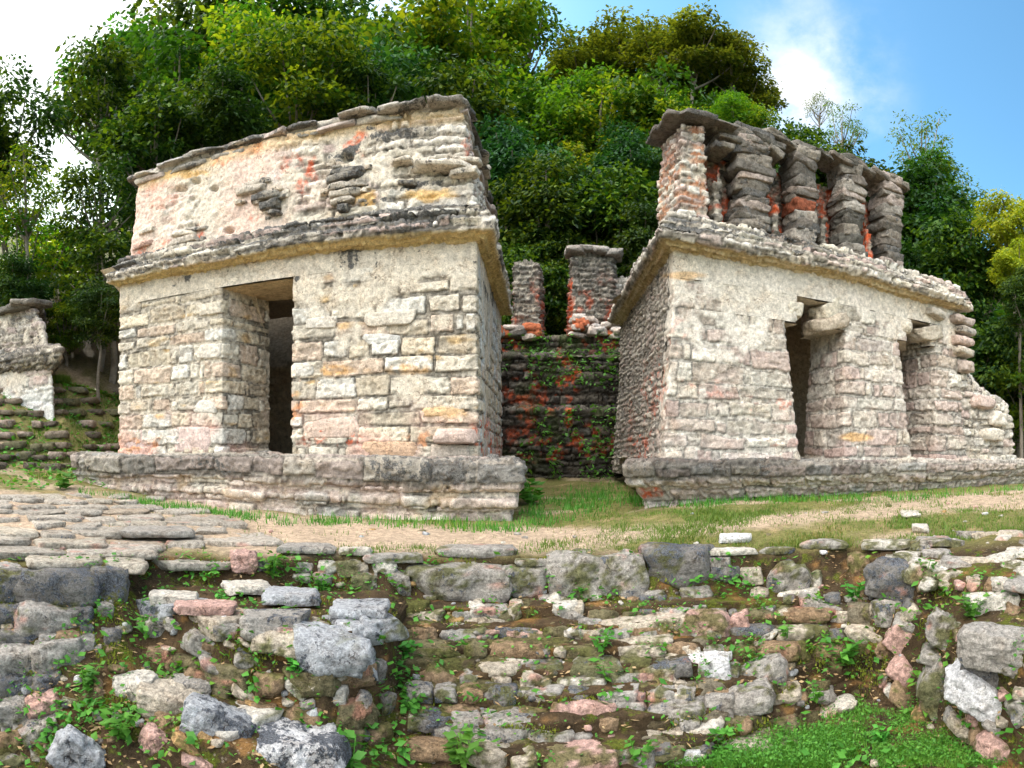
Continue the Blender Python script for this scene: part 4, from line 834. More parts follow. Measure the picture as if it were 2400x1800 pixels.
rows = [
 [C2(80, 275, 150, 60, 'pale', flat=True, lift=.04), C2(330, 285, 300, 50, 'grey', flat=True, lift=.03), C2(770, 245, 380, 50, 'grey', flat=True, lift=.02), C2(1130, 290, 200, 30, 'grey', flat=True), C3(850, 355, 250, 60, 'grey', flat=True, lift=.03), C3(560, 375, 200, 50, 'grey', flat=True), C3(300, 395, 320, 50, 'pale', flat=True, lift=.02)],
 [C2(680, 390, 470, 175, 'grey', rd=.25), C2(1040, 395, 210, 150, 'grey'), C2(1365, 365, 310, 230, 'grey', rd=.3), C2(1612, 375, 230, 230, 'grey', rd=.3), C2(1950, 300, 330, 180, 'dk'), C2(340, 410, 110, 120, 'grey'), C2(130, 410, 120, 100, 'grey'), C2(40, 330, 120, 90, 'cream'), C2(2170, 290, 140, 80, 'grey'), C3(620, 520, 250, 160, 'grey'), C3(420, 500, 130, 90, 'cream'), C3(1050, 460, 130, 150, 'tan'), C3(800, 520, 60, 90, 'pale'), C3(250, 490, 160, 80, 'dk')],
 [C2(520, 610, 110, 90, 'cream'), C2(780, 558, 70, 50, 'pale'), C2(880, 570, 140, 56, 'grey'), C2(1000, 560, 60, 60, 'cream'), C2(1210, 520, 90, 50, 'pale', -35), C2(1290, 545, 130, 52, 'pale'), C2(1370, 550, 40, 50, 'cream'), C2(830, 620, 190, 54, 'cream'), C2(660, 610, 110, 54, 'ochre'), C2(1800, 465, 110, 40, 'grey'), C2(2045, 460, 160, 64, 'grey'), C3(700, 612, 220, 44, 'pale', -8), C3(460, 610, 110, 70, 'cream'), C2(1420, 630, 110, 40, 'grey'), C3(900, 650, 60, 50, 'tan')],
 [C2(1740, 625, 480, 82, 'cream', -4, rd=.3), C2(2095, 660, 230, 160, 'pink'), C2(1080, 720, 235, 95, 'pink', 5), C2(790, 700, 60, 50, 'pink'), C2(480, 700, 120, 80, 'tan'), C3(355, 800, 92, 122, 'pink', -20), C3(500, 720, 130, 80, 'grey'), C3(840, 705, 250, 100, 'grey', 14), C3(620, 730, 110, 60, 'cream', 25), C2(860, 680, 80, 26, 'pink'), C3(100, 700, 90, 50, 'grey'), C2(620, 700, 70, 40, 'dk')],
 [C2(1700, 745, 360, 58, 'cream', -3, rd=.3), C2(1120, 848, 410, 50, 'pale', 3), C2(720, 828, 140, 42, 'cream'), C2(1440, 838, 120, 50, 'cream'), C2(1790, 825, 240, 60, 'cream'), C2(1430, 728, 85, 60, 'tan', 20), C2(2000, 800, 110, 80, 'cream'), C2(1160, 885, 110, 50, 'tan'), C2(500, 830, 140, 60, 'tan'), C3(480, 850, 110, 44, 'grey'), C3(480, 922, 110, 66, 'cream', 10), C3(340, 915, 50, 44, 'cream'), C2(2150, 780, 90, 50, 'grey'), C2(1650, 840, 60, 30, 'grey')],
 [C2(1370, 980, 265, 105, 'pale', 0, rd=.2), C2(1110, 980, 150, 115, 'cream', 15), C2(1640, 970, 190, 130, 'grey'), C2(1830, 950, 170, 110, 'cream'), C2(2120, 930, 215, 185, 'white', rd=.3), C2(560, 960, 170, 120, 'tan', 20), C2(740, 950, 90, 60, 'grey', 10), C2(920, 970, 90, 60, 'cream'), C2(1610, 1025, 60, 40, 'ochre'), C2(1940, 1040, 90, 50, 'cream'), C3(490, 1080, 270, 135, 'grey', -18), C2(640, 1000, 60, 60, 'grey', 30), C2(960, 1030, 60, 34, 'pink'), C2(1820, 1050, 80, 30, 'tan')],
 [C2(1380, 1150, 305, 135, 'pink', 3, rd=.28), C2(1640, 1140, 190, 120, 'grey'), C2(1930, 1150, 290, 105, 'grey'), C2(1030, 1150, 265, 72, 'tan'), C2(680, 1150, 180, 84, 'tan', 5), C2(2170, 1100, 150, 110, 'grey'), C3(340, 1255, 400, 120, 'grey', -14), C2(820, 1140, 90, 50, 'cream'), C2(480, 1170, 100, 60, 'tan'), C2(1990, 1200, 70, 50, 'grey'), C3(660, 1240, 160, 50, 'tan', -10)],
 [C2(940, 1280, 270, 95, 'grey'), C2(610, 1250, 170, 84, 'grey', -12), C2(1190, 1290, 230, 95, 'grey'), C2(1640, 1280, 410, 92, 'cream'), C2(1395, 1290, 90, 62, 'grey'), C2(1915, 1262, 110, 72, 'cream'), C2(2095, 1260, 170, 84, 'pale', -15), C2(760, 1272, 130, 72, 'grey'), C3(70, 1370, 70, 60, 'grey'), C3(820, 1310, 390, 56, 'pale', -14, rd=.3)],
 [C2(1400, 1420, 340, 125, 'pink'), C2(1690, 1400, 190, 105, 'grey'), C2(1970, 1400, 215, 92, 'white'), C2(830, 1390, 235, 92, 'cream', 10), C2(1050, 1415, 120, 72, 'cream', -15), C3(130, 1440, 170, 90, 'cream'), C3(60, 1595, 150, 100, 'pale'), C3(360, 1400, 110, 40, 'tan', -30), C3(320, 1480, 90, 40, 'tan', 20), C3(480, 1420, 90, 40, 'cream')],
]
ys = [None, None, 1312, 1352, 1388, 1428, 1482, 1540, 1600]
for i, rw in enumerate(rows):
    if ys[i]: rw = rw + filler(880, 1720 - 20 * i, ys[i] + 12, (18, 52), (12, 20), .3) + filler(874, [0, 0, 1860, 1850, 1820, 1790, 1750, 1700, 1600][i], ys[i] + 16, (44, 130), (24, 36), .86, 2, ('cream', 'grey', 'mossy', 'grey', 'tan', 'dk', 'mossy'), 3)
    if i == 1: rw = rw + filler(880, 1880, 1292, (16, 46), (10, 22), .6) + filler(500, 860, 1222, (26, 60), (20, 36), .8) + filler(520, 850, 1246, (20, 50), (14, 26), .5)
    if ys[i]: rw = base_course(868, [0, 0, 1890, 1880, 1850, 1820, 1790, 1740, 1620][i], ys[i] + 14, 44 + 2 * i) + rw
    course(WC, 'stone_course', rw, 200 + i)
WL = thing('retaining_wall', 'dark dry stone block wall at the lower left corner, below the paved corner of the terrace', 'wall', (-3.6, 3.2, -1.95))
lrows = [[C1(330, 650, 420, 170, 'dk', rd=.2, out=.04), C1(60, 645, 260, 160, 'dk', rd=.2, out=.04), C1(600, 650, 200, 190, 'dk', rd=.25, out=.04), C1(40, 560, 150, 60, 'grey'), C1(-120, 640, 200, 120, 'dk')],
         [C1(250, 835, 330, 160, 'grey', 4, out=.02), C1(50, 810, 220, 130, 'dk'), C1(440, 810, 140, 130, 'dk'), C1(590, 770, 90, 80, 'grey'), C1(660, 690, 90, 120, 'dk')],
         [C1(110, 930, 240, 80, 'dk'), C1(300, 930, 160, 60, 'grey'), C1(385, 930, 120, 70, 'tan'), C1(480, 960, 100, 80, 'grey')],
         [C1(100, 1070, 300, 150, 'grey', -3, out=.02), C1(330, 1020, 280, 150, 'grey', -10, out=.02), C1(620, 930, 100, 80, 'dk')],
         [C1(90, 1190, 240, 110, 'dk', -3), C1(260, 1180, 150, 110, 'dk', -8), C1(500, 1240, 160, 70, 'tan', -30)],
         [C1(80, 1340, 220, 130, 'grey', -6, out=.02), C1(250, 1300, 200, 100, 'pink', -20, out=.03)],
         [C1(60, 1500, 200, 110, 'tan', -20), C1(230, 1440, 230, 100, 'grey', -24, out=.02), C1(60, 1600, 160, 60, 'grey', -10)]]
for i, rw in enumerate(lrows): course(WL, 'stone_course', rw + filler(0, 150, 1290 + 55 * i, (14, 34), (8, 16), .5) + filler(170, 330, 1300 + 48 * i, (14, 44), (10, 22), .5, kinds=('dk', 'tan', 'grey')), 220 + i)
WR = thing('retaining_wall', 'rough wall of tilted pink and grey stones sloping down the lower right corner', 'wall', (3.2, 3.4, -1.9))
rrows = [[C3(1500, 500, 310, 120, 'pale', 14, rd=.3), C3(1650, 460, 220, 90, 'grey', 12), C3(1895, 425, 220, 80, 'pale', -12), C3(1220, 352, 280, 60, 'pale', flat=True, lift=.03), C3(1500, 330, 200, 40, 'grey', flat=True, lift=.03), C3(1720, 275, 170, 60, 'grey'), C3(1960, 275, 160, 60, 'cream'), C3(1940, 565, 230, 70, 'pale', 6), C3(2010, 360, 140, 40, 'pale'), C3(2020, 480, 80, 40, 'pale'), C3(1430, 350, 120, 60, 'grey')],
         [C3(1290, 545, 340, 215, 'dk', 10, out=.05), C3(1225, 735, 170, 130, 'grey'), C3(1340, 790, 140, 60, 'grey', 15), C3(1060, 680, 60, 150, 'tan', 10), C3(1360, 700, 90, 60, 'dk', 40), C3(1150, 700, 60, 60, 'cream')],
         [C3(1560, 840, 200, 175, 'grey', 30), C3(1310, 890, 170, 140, 'pink', 35), C3(1140, 860, 150, 50, 'cream', 25), C3(1520, 990, 180, 80, 'grey', 20), C3(1200, 940, 80, 60, 'tan', 40)],
         [C3(1325, 1090, 180, 130, 'pink', 42), C3(1530, 1160, 190, 230, 'grey', 36), C3(1195, 1120, 60, 90, 'grey'), C3(1680, 1130, 100, 120, 'dk', 30)],
         [C3(1335, 1245, 230, 100, 'tan', 38, rd=.3), C3(1260, 1210, 120, 60, 'pale', 45), C3(1500, 1290, 160, 90, 'grey', 35), C3(1450, 1330, 120, 120, 'ochre', 35), C3(1640, 1350, 150, 60, 'grey', 30), C3(1740, 1350, 90, 80, 'pink', 20)],
         [C3(1700, 1430, 240, 70, 'cream', 35), C3(1760, 1440, 80, 90, 'tan', 10), C3(1895, 1555, 260, 150, 'pink', 36, rd=.3), C3(1860, 1400, 130, 60, 'grey', 25), C3(2010, 1300, 120, 130, 'grey', -30)]]
for i, rw in enumerate(rrows): course(WR, 'stone_course', rw + filler(1900 + 40 * i, 2440, 1262 + 58 * i, (20, 54), (14, 30), .6, tilt=40, kinds=('grey', 'cream', 'tan', 'pink', 'dk')), 240 + i)
# the landing
WS = thing('retaining_wall', 'low mossy wall under the grey slabs of the landing, left of the stepped wall', 'wall', (-1.9, 3.6, -1.95))
srows = [[*edge_row([310, 430, 520, 600, 700, 850], [1300, 1328, 1356, 1380, 1374, 1342], (110, 220), .14, .45, ('grey', 'cream', 'blue', 'grey')), *edge_row([250, 330, 400, 480, 560], [1474, 1494, 1520, 1566, 1610], (110, 200), .16, .5, ('cream', 'grey', 'pale')), *edge_row([330, 500, 620, 800], [1405, 1450, 1470, 1440], (50, 110), .15, .3, ('mossy', 'dk', 'grey', 'tan')), *edge_row([420, 560, 700, 820], [1470, 1530, 1540, 1510], (50, 110), .16, .3, ('mossy', 'grey', 'tan', 'dk')), *edge_row([560, 700, 820], [1600, 1600, 1580], (50, 110), .16, .3, ('mossy', 'tan', 'dk')),
          C1(1830, 1000, 430, 190, 'blue', 8, rd=.28, out=.03), C1(1990, 1080, 180, 150, 'blue', -10), C1(1500, 900, 330, 110, 'grey', 8, rd=.3), C1(1260, 880, 160, 70, 'grey', 12), C1(2040, 900, 120, 100, 'blue', 30)],
         [C1(1140, 985, 220, 130, 'grey', 28), C1(1370, 1040, 140, 80, 'grey', 10), C1(1250, 1110, 300, 46, 'grey', 28), C1(870, 880, 130, 80, 'grey', 20), C1(960, 860, 120, 60, 'grey', 25), C1(1900, 1120, 110, 70, 'tan')],
         [C1(1650, 1190, 140, 66, 'pale', 30), C1(1740, 1190, 70, 40, 'cream', 10), C1(1890, 1230, 95, 90, 'pale'), C1(1980, 1310, 80, 170, 'grey', 35), C1(1150, 1140, 240, 64, 'tan', 18), C1(1370, 1230, 150, 56, 'cream', 30), C1(960, 1070, 90, 60, 'tan', 40), C1(1060, 1130, 60, 40, 'tan', 20)],
         [C1(1480, 1400, 130, 60, 'tan'), C1(1340, 1440, 110, 60, 'cream', 20), C1(950, 1400, 170, 70, 'tan', 20), C1(1180, 1480, 150, 60, 'ochre', 35), C1(1060, 1540, 220, 60, 'ochre', 40), C1(1100, 1600, 180, 60, 'pink', 20)]]
for i, rw in enumerate(srows): course(WS, 'stone_course', rw + filler(340, 800, 1390 + 62 * i, (14, 44), (8, 20), .5, tilt=25, kinds=('grey', 'tan', 'dk', 'cream', 'ochre')), 260 + i, )
# loose stones and slabs, each its own thing
LOOSE = [
 (C1(1650, 1560, 500, 215, 'white', 3, rd=.3, dep=.5, out=.1), 'boulder', 'big white boulder mottled with blue-grey, at the bottom edge left of the weeds', .6),
 (C1(1200, 1400, 390, 150, 'blue', 20, rd=.3, out=.1), 'stone_slab', 'blue-grey tilted slab next to the big mottled white boulder', .5),
 (C1(960, 1280, 370, 120, 'cream', 8, rd=.28, out=.08), 'stone_slab', 'broad cream slab, the middle one of three above the orange earth', .3),
 (C1(760, 1210, 230, 130, 'pale', -8, out=.06), 'boulder', 'rough pale stone at the upper end of the row of three slabs', .25),
 (C1(1060, 1205, 210, 84, 'grey', 4, out=.1), 'stone_slab', 'small grey slab lying behind the broad cream slab', .35),
 (C1(440, 1580, 270, 190, 'blue', 38, out=.1), 'boulder', 'tilted blue-grey boulder at the bottom edge below the dark block wall', .45),
 (C1(850, 1500, 115, 110, 'pink', 20, out=.05), 'boulder', 'small round pink-grey stone in the weeds beside the tilted boulder', .25),
 (C1(1150, 835, 330, 76, 'pink', flat=True, lift=.07), 'stone_slab', 'flat smooth pinkish slab on the front edge of the landing', .04),
 (C1(960, 755, 260, 60, 'pale', flat=True, lift=.05), 'stone_slab', 'thin pale slab behind the smooth pinkish one on the landing', .2),
 (C1(1530, 880, 360, 90, 'grey', flat=True, lift=.06), 'stone_slab', 'long grey slab on the landing edge right of the pinkish one', .4),
 (C1(1620, 740, 300, 60, 'blue', flat=True, lift=.05), 'stone_slab', 'narrow blue-grey slab across the middle of the landing', .4),
 (C1(2000, 820, 300, 80, 'blue', flat=True, lift=.06), 'stone_slab', 'blue-grey slab with weeds at the right end of the landing', .45),
 (C1(1370, 690, 260, 46, 'pale', flat=True, lift=.05), 'stone_slab', 'pale thin slab at the back of the landing', .2),
 (C1(1355, 510, 135, 115, 'pink', out=.06), 'boulder', 'squarish pinkish block at the left end of the top course of stones', .2),
 (C1(1700, 480, 320, 60, 'grey', flat=True, lift=.05), 'stone_slab', 'grey pitted slab on the terrace edge beside the squarish pinkish block', .4),
 (C1(850, 380, 420, 60, 'grey', flat=True, lift=.06), 'stone_slab', 'long grey kerb slab on the path below the corner of the left temple platform', .35),
 (C3(1900, 945, 430, 200, 'grey', 10, rd=.28, out=.06), 'boulder', 'big smooth grey slab-like boulder at the right edge', .4),
 (C3(1790, 1200, 400, 190, 'white', 30, rd=.28, out=.05), 'boulder', 'white pitted block tilted below the big smooth grey boulder', .3),
 (C3(1855, 690, 300, 150, 'pale', -4, rd=.35, out=.05), 'boulder', 'pale speckled boulder in the weeds above the big grey one', .3),
 (C3(1830, 1060, 330, 110, 'dk', 18), 'boulder', 'dark lichened stone wedged between the big grey and the white pitted block', .5),
 (C3(310, 302, 170, 36, 'white', flat=True, lift=.03), 'stone_slab', 'small flat white slab in the grass at the terrace edge', .0),
 (C3(1360, 137, 110, 46, 'pale', flat=True, lift=.0), 'stone_slab', 'small white slab in the grass before the right temple platform', .0),
 (C3(1420, 242, 90, 34, 'pale', flat=True, lift=.03), 'boulder', 'pale cobble in the grass near the right end of the terrace', .1),
]
for i, (s, nm, lab, li) in enumerate(LOOSE):
    s = list(s); s[6] = li; V, Fc, C = rocks([tuple(s)], 26, .17, 300 + i)
    c0 = np.array(s[0]); o = mk(nm, V - c0, Fc, M_rock, None, C); o.location = s[0]; tag(o, lab, 'boulder' if nm == 'boulder' else 'stone slab')
# paving of the terrace at the left
PV = thing('stone_paving', 'uneven limestone paving on the terrace at the left edge', 'paving', (-3.8, 5., -.8))
sp = []
gy = 1072.
while gy < 1224:
    px = -50 + random.uniform(-30, 0); hstep = max(9, (gy - 990) * .12)
    lim = np.interp(gy, [1072, 1110, 1150, 1190, 1224], [330, 620, 640, 480, 330])
    while px < lim:
        w_ = random.uniform(.6, 1.8) * (gy - 990) * .62
        if random.random() < np.clip((lim - px) / 260, .2, .93):
            y = gy + random.uniform(-.3, .3) * hstep; r, z = hit(px + w_ / 2, y); r1, _ = hit(px + w_ / 2, y - hstep); x, yy = pt(px + w_ / 2, r)
            sp.append(((x, yy, z - .012 + random.uniform(-.006, .012)), (w_ * r / F * 1.0, min(.9, max(.2, (r1 - r) * 1.15)), .07), -(px - CX) / F + random.uniform(-.2, .2), random.uniform(-.02, .02), random.uniform(-.02, .02), random.choice([(.44, .39, .33), (.38, .34, .29), (.36, .32, .27), (.42, .37, .3), (.38, .31, .24)]), random.uniform(.1, .4), .25))
        px += w_ * 1.03
    gy += hstep
course(PV, 'paving_stones', sp, 280, moss=0)
sp = []
for k in range(22):
    px = random.uniform(1880, 2240); y = random.uniform(1150, 1260); r, z = hit(px, y); x, yy = pt(px, r)
    sp.append(((x, yy, z), (random.uniform(.15, .4), random.uniform(.12, .3), .08), random.uniform(-1, 1), 0, 0, random.choice([SCOL['pale'], SCOL['cream'], SCOL['grey']]), .2, .4))
course(WR, 'paving_stones', sp, 281, moss=.15)
# scattered chips
sp = []
for k in range(170):
    px = random.uniform(-20, 2230)
    y = random.choice([random.uniform(1225, 1655), random.uniform(1225, 1655), random.uniform(1080, 1210)]); r, z = hit(px, y); x, yy = pt(px, r); s_ = random.uniform(.02, .065)
    sp.append(((x, yy, z + s_ * .15), (s_ * random.uniform(.8, 1.8), s_, s_ * .7), random.uniform(0, 3), random.uniform(-.4, .4), 0, random.choice(list(SCOL.values())), .2, .5))
V, Fc, C = rocks(sp, 3, .2, 290); o = mk('gravel', V, Fc, M_rock, None, C); tag(o, 'small stone chips scattered over the earth', 'gravel', kind='stuff')
# ================================================================= vegetation
RS = np.random.RandomState(5)
M_weed = leaf_mat('weed_leaf', (.045, .17, .02), (.11, .32, .04), (.16, .30, .03), trans=.3, objvar=.15)
M_grass = leaf_mat('grass_blade', (.07, .15, .02), (.17, .24, .045), (.26, .22, .07), trans=.3, objvar=0)
M_moss = leaf_mat('moss_tuft', (.09, .12, .012), (.2, .22, .02), None, trans=.15, objvar=0, rough=.9)
def rot_leaves(P, L, W, az, tilt, rs, fold=.12, segs=False):
    """leaf blades as pointed ovals: base, two sides, tip"""
    n = len(P); d = np.stack([np.cos(az) * np.cos(tilt), np.sin(az) * np.cos(tilt), np.sin(tilt)], 1)
    s = np.stack([-np.sin(az), np.cos(az), np.zeros(n)], 1); rl = rs.uniform(-.7, .7, n); up = np.cross(s, d); s2 = s * np.cos(rl)[:, None] + up * np.sin(rl)[:, None]
    up = np.cross(s2, d)
    a = P; m = P + d * (L * .45)[:, None]; t = P + d * L[:, None] - np.array([0, 0, 1.]) * (L * .12)[:, None]
    l_ = m + s2 * (W / 2)[:, None] + up * (W * fold)[:, None]; r_ = m - s2 * (W / 2)[:, None] + up * (W * fold)[:, None]
    V = np.stack([a, r_, t, l_], 1).reshape(-1, 3); i = np.arange(n) * 4
    return V, np.stack([i, i + 1, i + 2, i + 3], 1)
def gpos(px, y):
    r, z = hit(px, y); x, yy = pt(px, r); return x, yy, z, r
# ---- grass on the terrace and at the foot of the platforms
def build_table():
    pxs = np.arange(-60, 2490, 6.); t = np.linspace(1.0, 10.6, 1400); tabs = []
    PXX, TT = np.meshgrid(pxs, t, indexing='ij'); R, Z = gpt(PXX, TT); return pxs, R, Z, HY - Z / R * F
TPX, TR_, TZ_, TY_ = build_table()
def scatter(px, y):
    """vectorised look-up of the ground under (bearing, elevation) samples"""
    i = np.clip(((px - TPX[0]) / 6).round().astype(int), 0, len(TPX) - 1); R = np.zeros(len(px)); Z = np.zeros(len(px))
    for k in np.unique(i):
        m = i == k; yy = np.minimum.accumulate(TY_[k]); j = np.searchsorted(-yy, -y[m]); j = np.clip(j, 0, len(yy) - 1); R[m] = TR_[k][j]; Z[m] = TZ_[k][j]
    th = (px - CX) / F; return R * np.sin(th), R * np.cos(th), Z, R
def gsamp(n, fn, box, rs):
    px = rs.uniform(box[0], box[1], n); y = rs.uniform(box[2], box[3], n); X, Y, Z, R = scatter(px, y); k = rs.rand(n) < fn(px, y, X, Y, R)
    return X[k], Y[k], Z[k], R[k], px[k], y[k]
def blades(name, X, Y, Z, hgt, wid, mat, rs, lab, cat='grass'):
    n = len(X); az = rs.uniform(0, 2 * pi, n); ln = rs.uniform(.1, .7, n); h = hgt * rs.uniform(.5, 1.3, n)
    P = np.stack([X, Y, Z - .01], 1); d = np.stack([np.cos(az) * ln, np.sin(az) * ln, np.ones(n)], 1); s = np.stack([-np.sin(az), np.cos(az), np.zeros(n)], 1) * (wid * rs.uniform(.6, 1.4, n))[:, None]
    V = np.stack([P - s / 2, P + s / 2, P + d * h[:, None]], 1).reshape(-1, 3); i = np.arange(n) * 3
    o = mk(name, V, np.stack([i, i + 1, i + 2], 1), mat, smooth=False); tag(o, lab, cat, kind='stuff'); return o
def nz2(X, Y, s=1.2, seed=50): return fbm(X * s, Y * s, None, seed, 3)
# foot of platforms: thick green
def f_foot(px, y, X, Y, R):
    b = np.interp(px, [160, 300, 450, 600, 850, 1110, 1150, 1200, 1330, 1400, 1600, 1800, 2000, 2212], [1062, 1085, 1105, 1122, 1131, 1134, 1110, 1090, 1060, 1088, 1082, 1080, 1068, 1056])
    d = (y - b) / np.interp(px, [160, 1110, 1160, 1300, 1400, 2212], [10, 15, 40, 40, 12, 10]); return np.clip(1 - np.abs(d - .2), 0, 1) * (.55 + nz2(X, Y, 2.5)) * (px > 170)
X, Y, Z, R, a_, b_ = gsamp(100000, f_foot, (160, 2470, 1040, 1150), RS); blades('grass', X, Y, Z, np.full(len(X), .10), np.full(len(X), .014), M_weed, RS, 'bright grass along the foot of the temple platforms')
def f_ter(px, y, X, Y, R):
    ye = np.interp(px, [0, 270, 500, 850, 1200, 1500, 1850, 2212], [1215, 1218, 1200, 1197, 1195, 1190, 1180, 1160])
    right = sst(1100, 1500, px) * .8 + .03 + .5 * np.exp(-((y - ye + 8) / 9) ** 2) * sst(560, 900, px)
    bare = sst(-.1, .22, fbm(X * .9, Y * 2.6, None, 33, 3)) * .75; return np.clip(right * (1 - bare) * (.6 + nz2(X, Y, 2., 51)), 0, 1) * (y < ye + 2)
X, Y, Z, R, a_, b_ = gsamp(258000, f_ter, (200, 2470, 1065, 1212), RS); blades('grass', X, Y, Z, np.full(len(X), .045), np.full(len(X), .011), M_grass, RS, 'short dry grass over the right half of the terrace')
# clover and grass on the hollow's floor at right
def f_pit(px, y, X, Y, R): 
    yt = np.interp(px, [1250, 1500, 1700, 1850, 1950, 2080, 2180], [1690, 1625, 1560, 1505, 1530, 1600, 1650]); return np.clip((y - yt) / 30 + .5 * nz2(X, Y, 3, 57), 0, 1) * (.5 + 1.3 * nz2(X, Y, 3.2, 52))
X, Y, Z, R, a_, b_ = gsamp(42000, f_pit, (1250, 2215, 1490, 1659), RS); n = len(X)
V, Q = rot_leaves(np.stack([X, Y, Z + RS.uniform(0, .05, n)], 1), .6 * (.018 + .05 * RS.rand(n) ** 2.5), .6 * (.012 + .034 * RS.rand(n) ** 2), RS.uniform(0, 6.28, n), RS.uniform(-.1, 1.0, n), RS)
o = mk('ground_cover', V, Q, M_weed, smooth=False); tag(o, 'bright green clover and grass on the floor of the hollow at lower right', 'ground cover', kind='stuff')
X, Y, Z, R, a_, b_ = gsamp(90000, f_pit, (1250, 2215, 1480, 1659), RS)
M_turf = leaf_mat('turf', (.06, .20, .02), (.16, .36, .045), (.26, .34, .06), trans=.35, objvar=0)
blades('grass', X, Y, Z, np.full(len(X), .05), np.full(len(X), .006), M_turf, RS, 'grass blades among the clover at lower right')
# creeping weeds over the walls
def f_wall(px, y, X, Y, R):
    g = .12 + .6 * sst(.05, .35, fbm(X * 2.6, Y * 2.6, R * 3, 53, 3))
    for x0, y0, w, h, s in ((400, 1235, 150, 30, .9), (600, 1220, 60, 30, .8), (300, 1290, 50, 60, .6), (870, 1500, 50, 150, 1.), (860, 1420, 40, 80, .7), (350, 1460, 120, 60, .6), (260, 1560, 160, 90, .8), (700, 1270, 130, 25, .7), (840, 1290, 40, 40, .5), (1830, 1400, 60, 90, .7), (1950, 1290, 70, 80, .8), (2050, 1300, 90, 70, .9), (2150, 1230, 80, 60, .6), (1860, 1300, 40, 60, .6), (150, 1420, 60, 40, .6), (600, 1480, 90, 60, .5), (780, 1600, 60, 60, .7), (1500, 1205, 200, 12, .5)):
        g = np.maximum(g, s * np.exp(-((px - x0) / w) ** 2 - ((y - y0) / h) ** 2))
    return g * (.45 + 1.1 * nz2(X * 1.3, Y * 1.3 + R, 3, 54))
X, Y, Z, R, a_, b_ = gsamp(51000, f_wall, (-20, 2470, 1200, 1659), RS); n = len(X); big = RS.rand(n) ** 3
V, Q = rot_leaves(np.stack([X * .99, Y * .99, Z + RS.uniform(0, .06, n)], 1), .022 + .065 * big, .016 + .04 * big, np.arctan2(-Y, -X) + RS.uniform(-1.6, 1.6, n), RS.uniform(-.5, .8, n), RS)
o = mk('creeping_weeds', V, Q, M_weed, smooth=False); tag(o, 'small creeping weeds growing between the stones', 'weeds', kind='stuff')
def f_moss(px, y, X, Y, R): return sst(.1, .35, fbm(X * 4, Y * 4, R * 4, 56, 3)) * .9
X, Y, Z, R, a_, b_ = gsamp(66000, f_moss, (-20, 2470, 1200, 1600), RS); blades('moss', X * .995, Y * .995, Z, np.full(len(X), .022), np.full(len(X), .014), M_moss, RS, 'yellow-green moss on the walls', 'moss')
# litter: straw and dead leaves
def f_lit(px, y, X, Y, R): return .25 + .7 * sst(0, .3, fbm(X * 2, Y * 2, R, 58, 3))
M_lit = leaf_mat('dead_leaf', (.25, .15, .07), (.42, .3, .16), None, trans=.1, objvar=0, rough=.8)
X, Y, Z, R, a_, b_ = gsamp(7000, f_lit, (-20, 2470, 1190, 1659), RS); n = len(X)
V, Q = rot_leaves(np.stack([X * .995, Y * .995, Z + .008], 1), RS.uniform(.02, .07, n), RS.uniform(.006, .03, n), RS.uniform(0, 6.28, n), RS.uniform(-.25, .25, n), RS)
o = mk('leaf_litter', V, Q, M_lit, smooth=False); tag(o, 'brown dead leaves and straw lying on the stones', 'leaf litter', kind='stuff')
# ---- weeds that can be told apart
def weed(px, y, size, nl, lab, kind=0, cat='weed', group=None):
    x, yy, z, r = gpos(px, y); rs = np.random.RandomState(int(px * 7 + y)); s = size * r / F
    t = thing('weed_plant', lab, cat, (x * .99, yy * .99, z), group); n = nl
    if kind == 0:   # stalks with opposite leaves
        Vs, Qs, b = [], [], 0; SV, SQ, sb = [], [], 0
        for k in range(max(2, nl // 7)):
            a = rs.uniform(0, 6.28); le = rs.uniform(.1, .6); h = s * rs.uniform(.5, 1.1); m = 7; f = np.linspace(.15, 1, m)
            P = np.stack([np.cos(a) * le * h * f, np.sin(a) * le * h * f, h * f * (1 - .25 * f)], 1); az = a + np.where(np.arange(m) % 2, 1.3, -1.3) + rs.uniform(-.4, .4, m)
            V, Q = rot_leaves(P, s * rs.uniform(.26, .46, m), s * rs.uniform(.16, .26, m), az, rs.uniform(-.3, .5, m), rs); Vs.append(V); Qs.append(Q + b); b += len(V)
            w_ = .006; e = P[-1]; SV.append(np.array([[-w_, 0, -.01], [w_, 0, -.01], e + [w_ * .4, 0, 0], e - [w_ * .4, 0, 0]])); SQ.append(np.array([[0, 1, 2, 3]]) + sb); sb += 4
        mk('stem', np.concatenate(SV), np.concatenate(SQ), M_weed, t, smooth=False).matrix_parent_inverse.identity()
    else:           # rosette of long leaves
        az = rs.uniform(0, 6.28, n); P = np.zeros((n, 3)) + rs.uniform(-.01, .01, (n, 3)); V, Q = rot_leaves(P, s * rs.uniform(.5, 1., n), s * rs.uniform(.12, .3, n), az, rs.uniform(.1, 1.1, n), rs); Vs, Qs = [V], [Q]
    mk('leaves', np.concatenate(Vs), np.concatenate(Qs), M_weed, t, smooth=False).matrix_parent_inverse.identity()
    return t
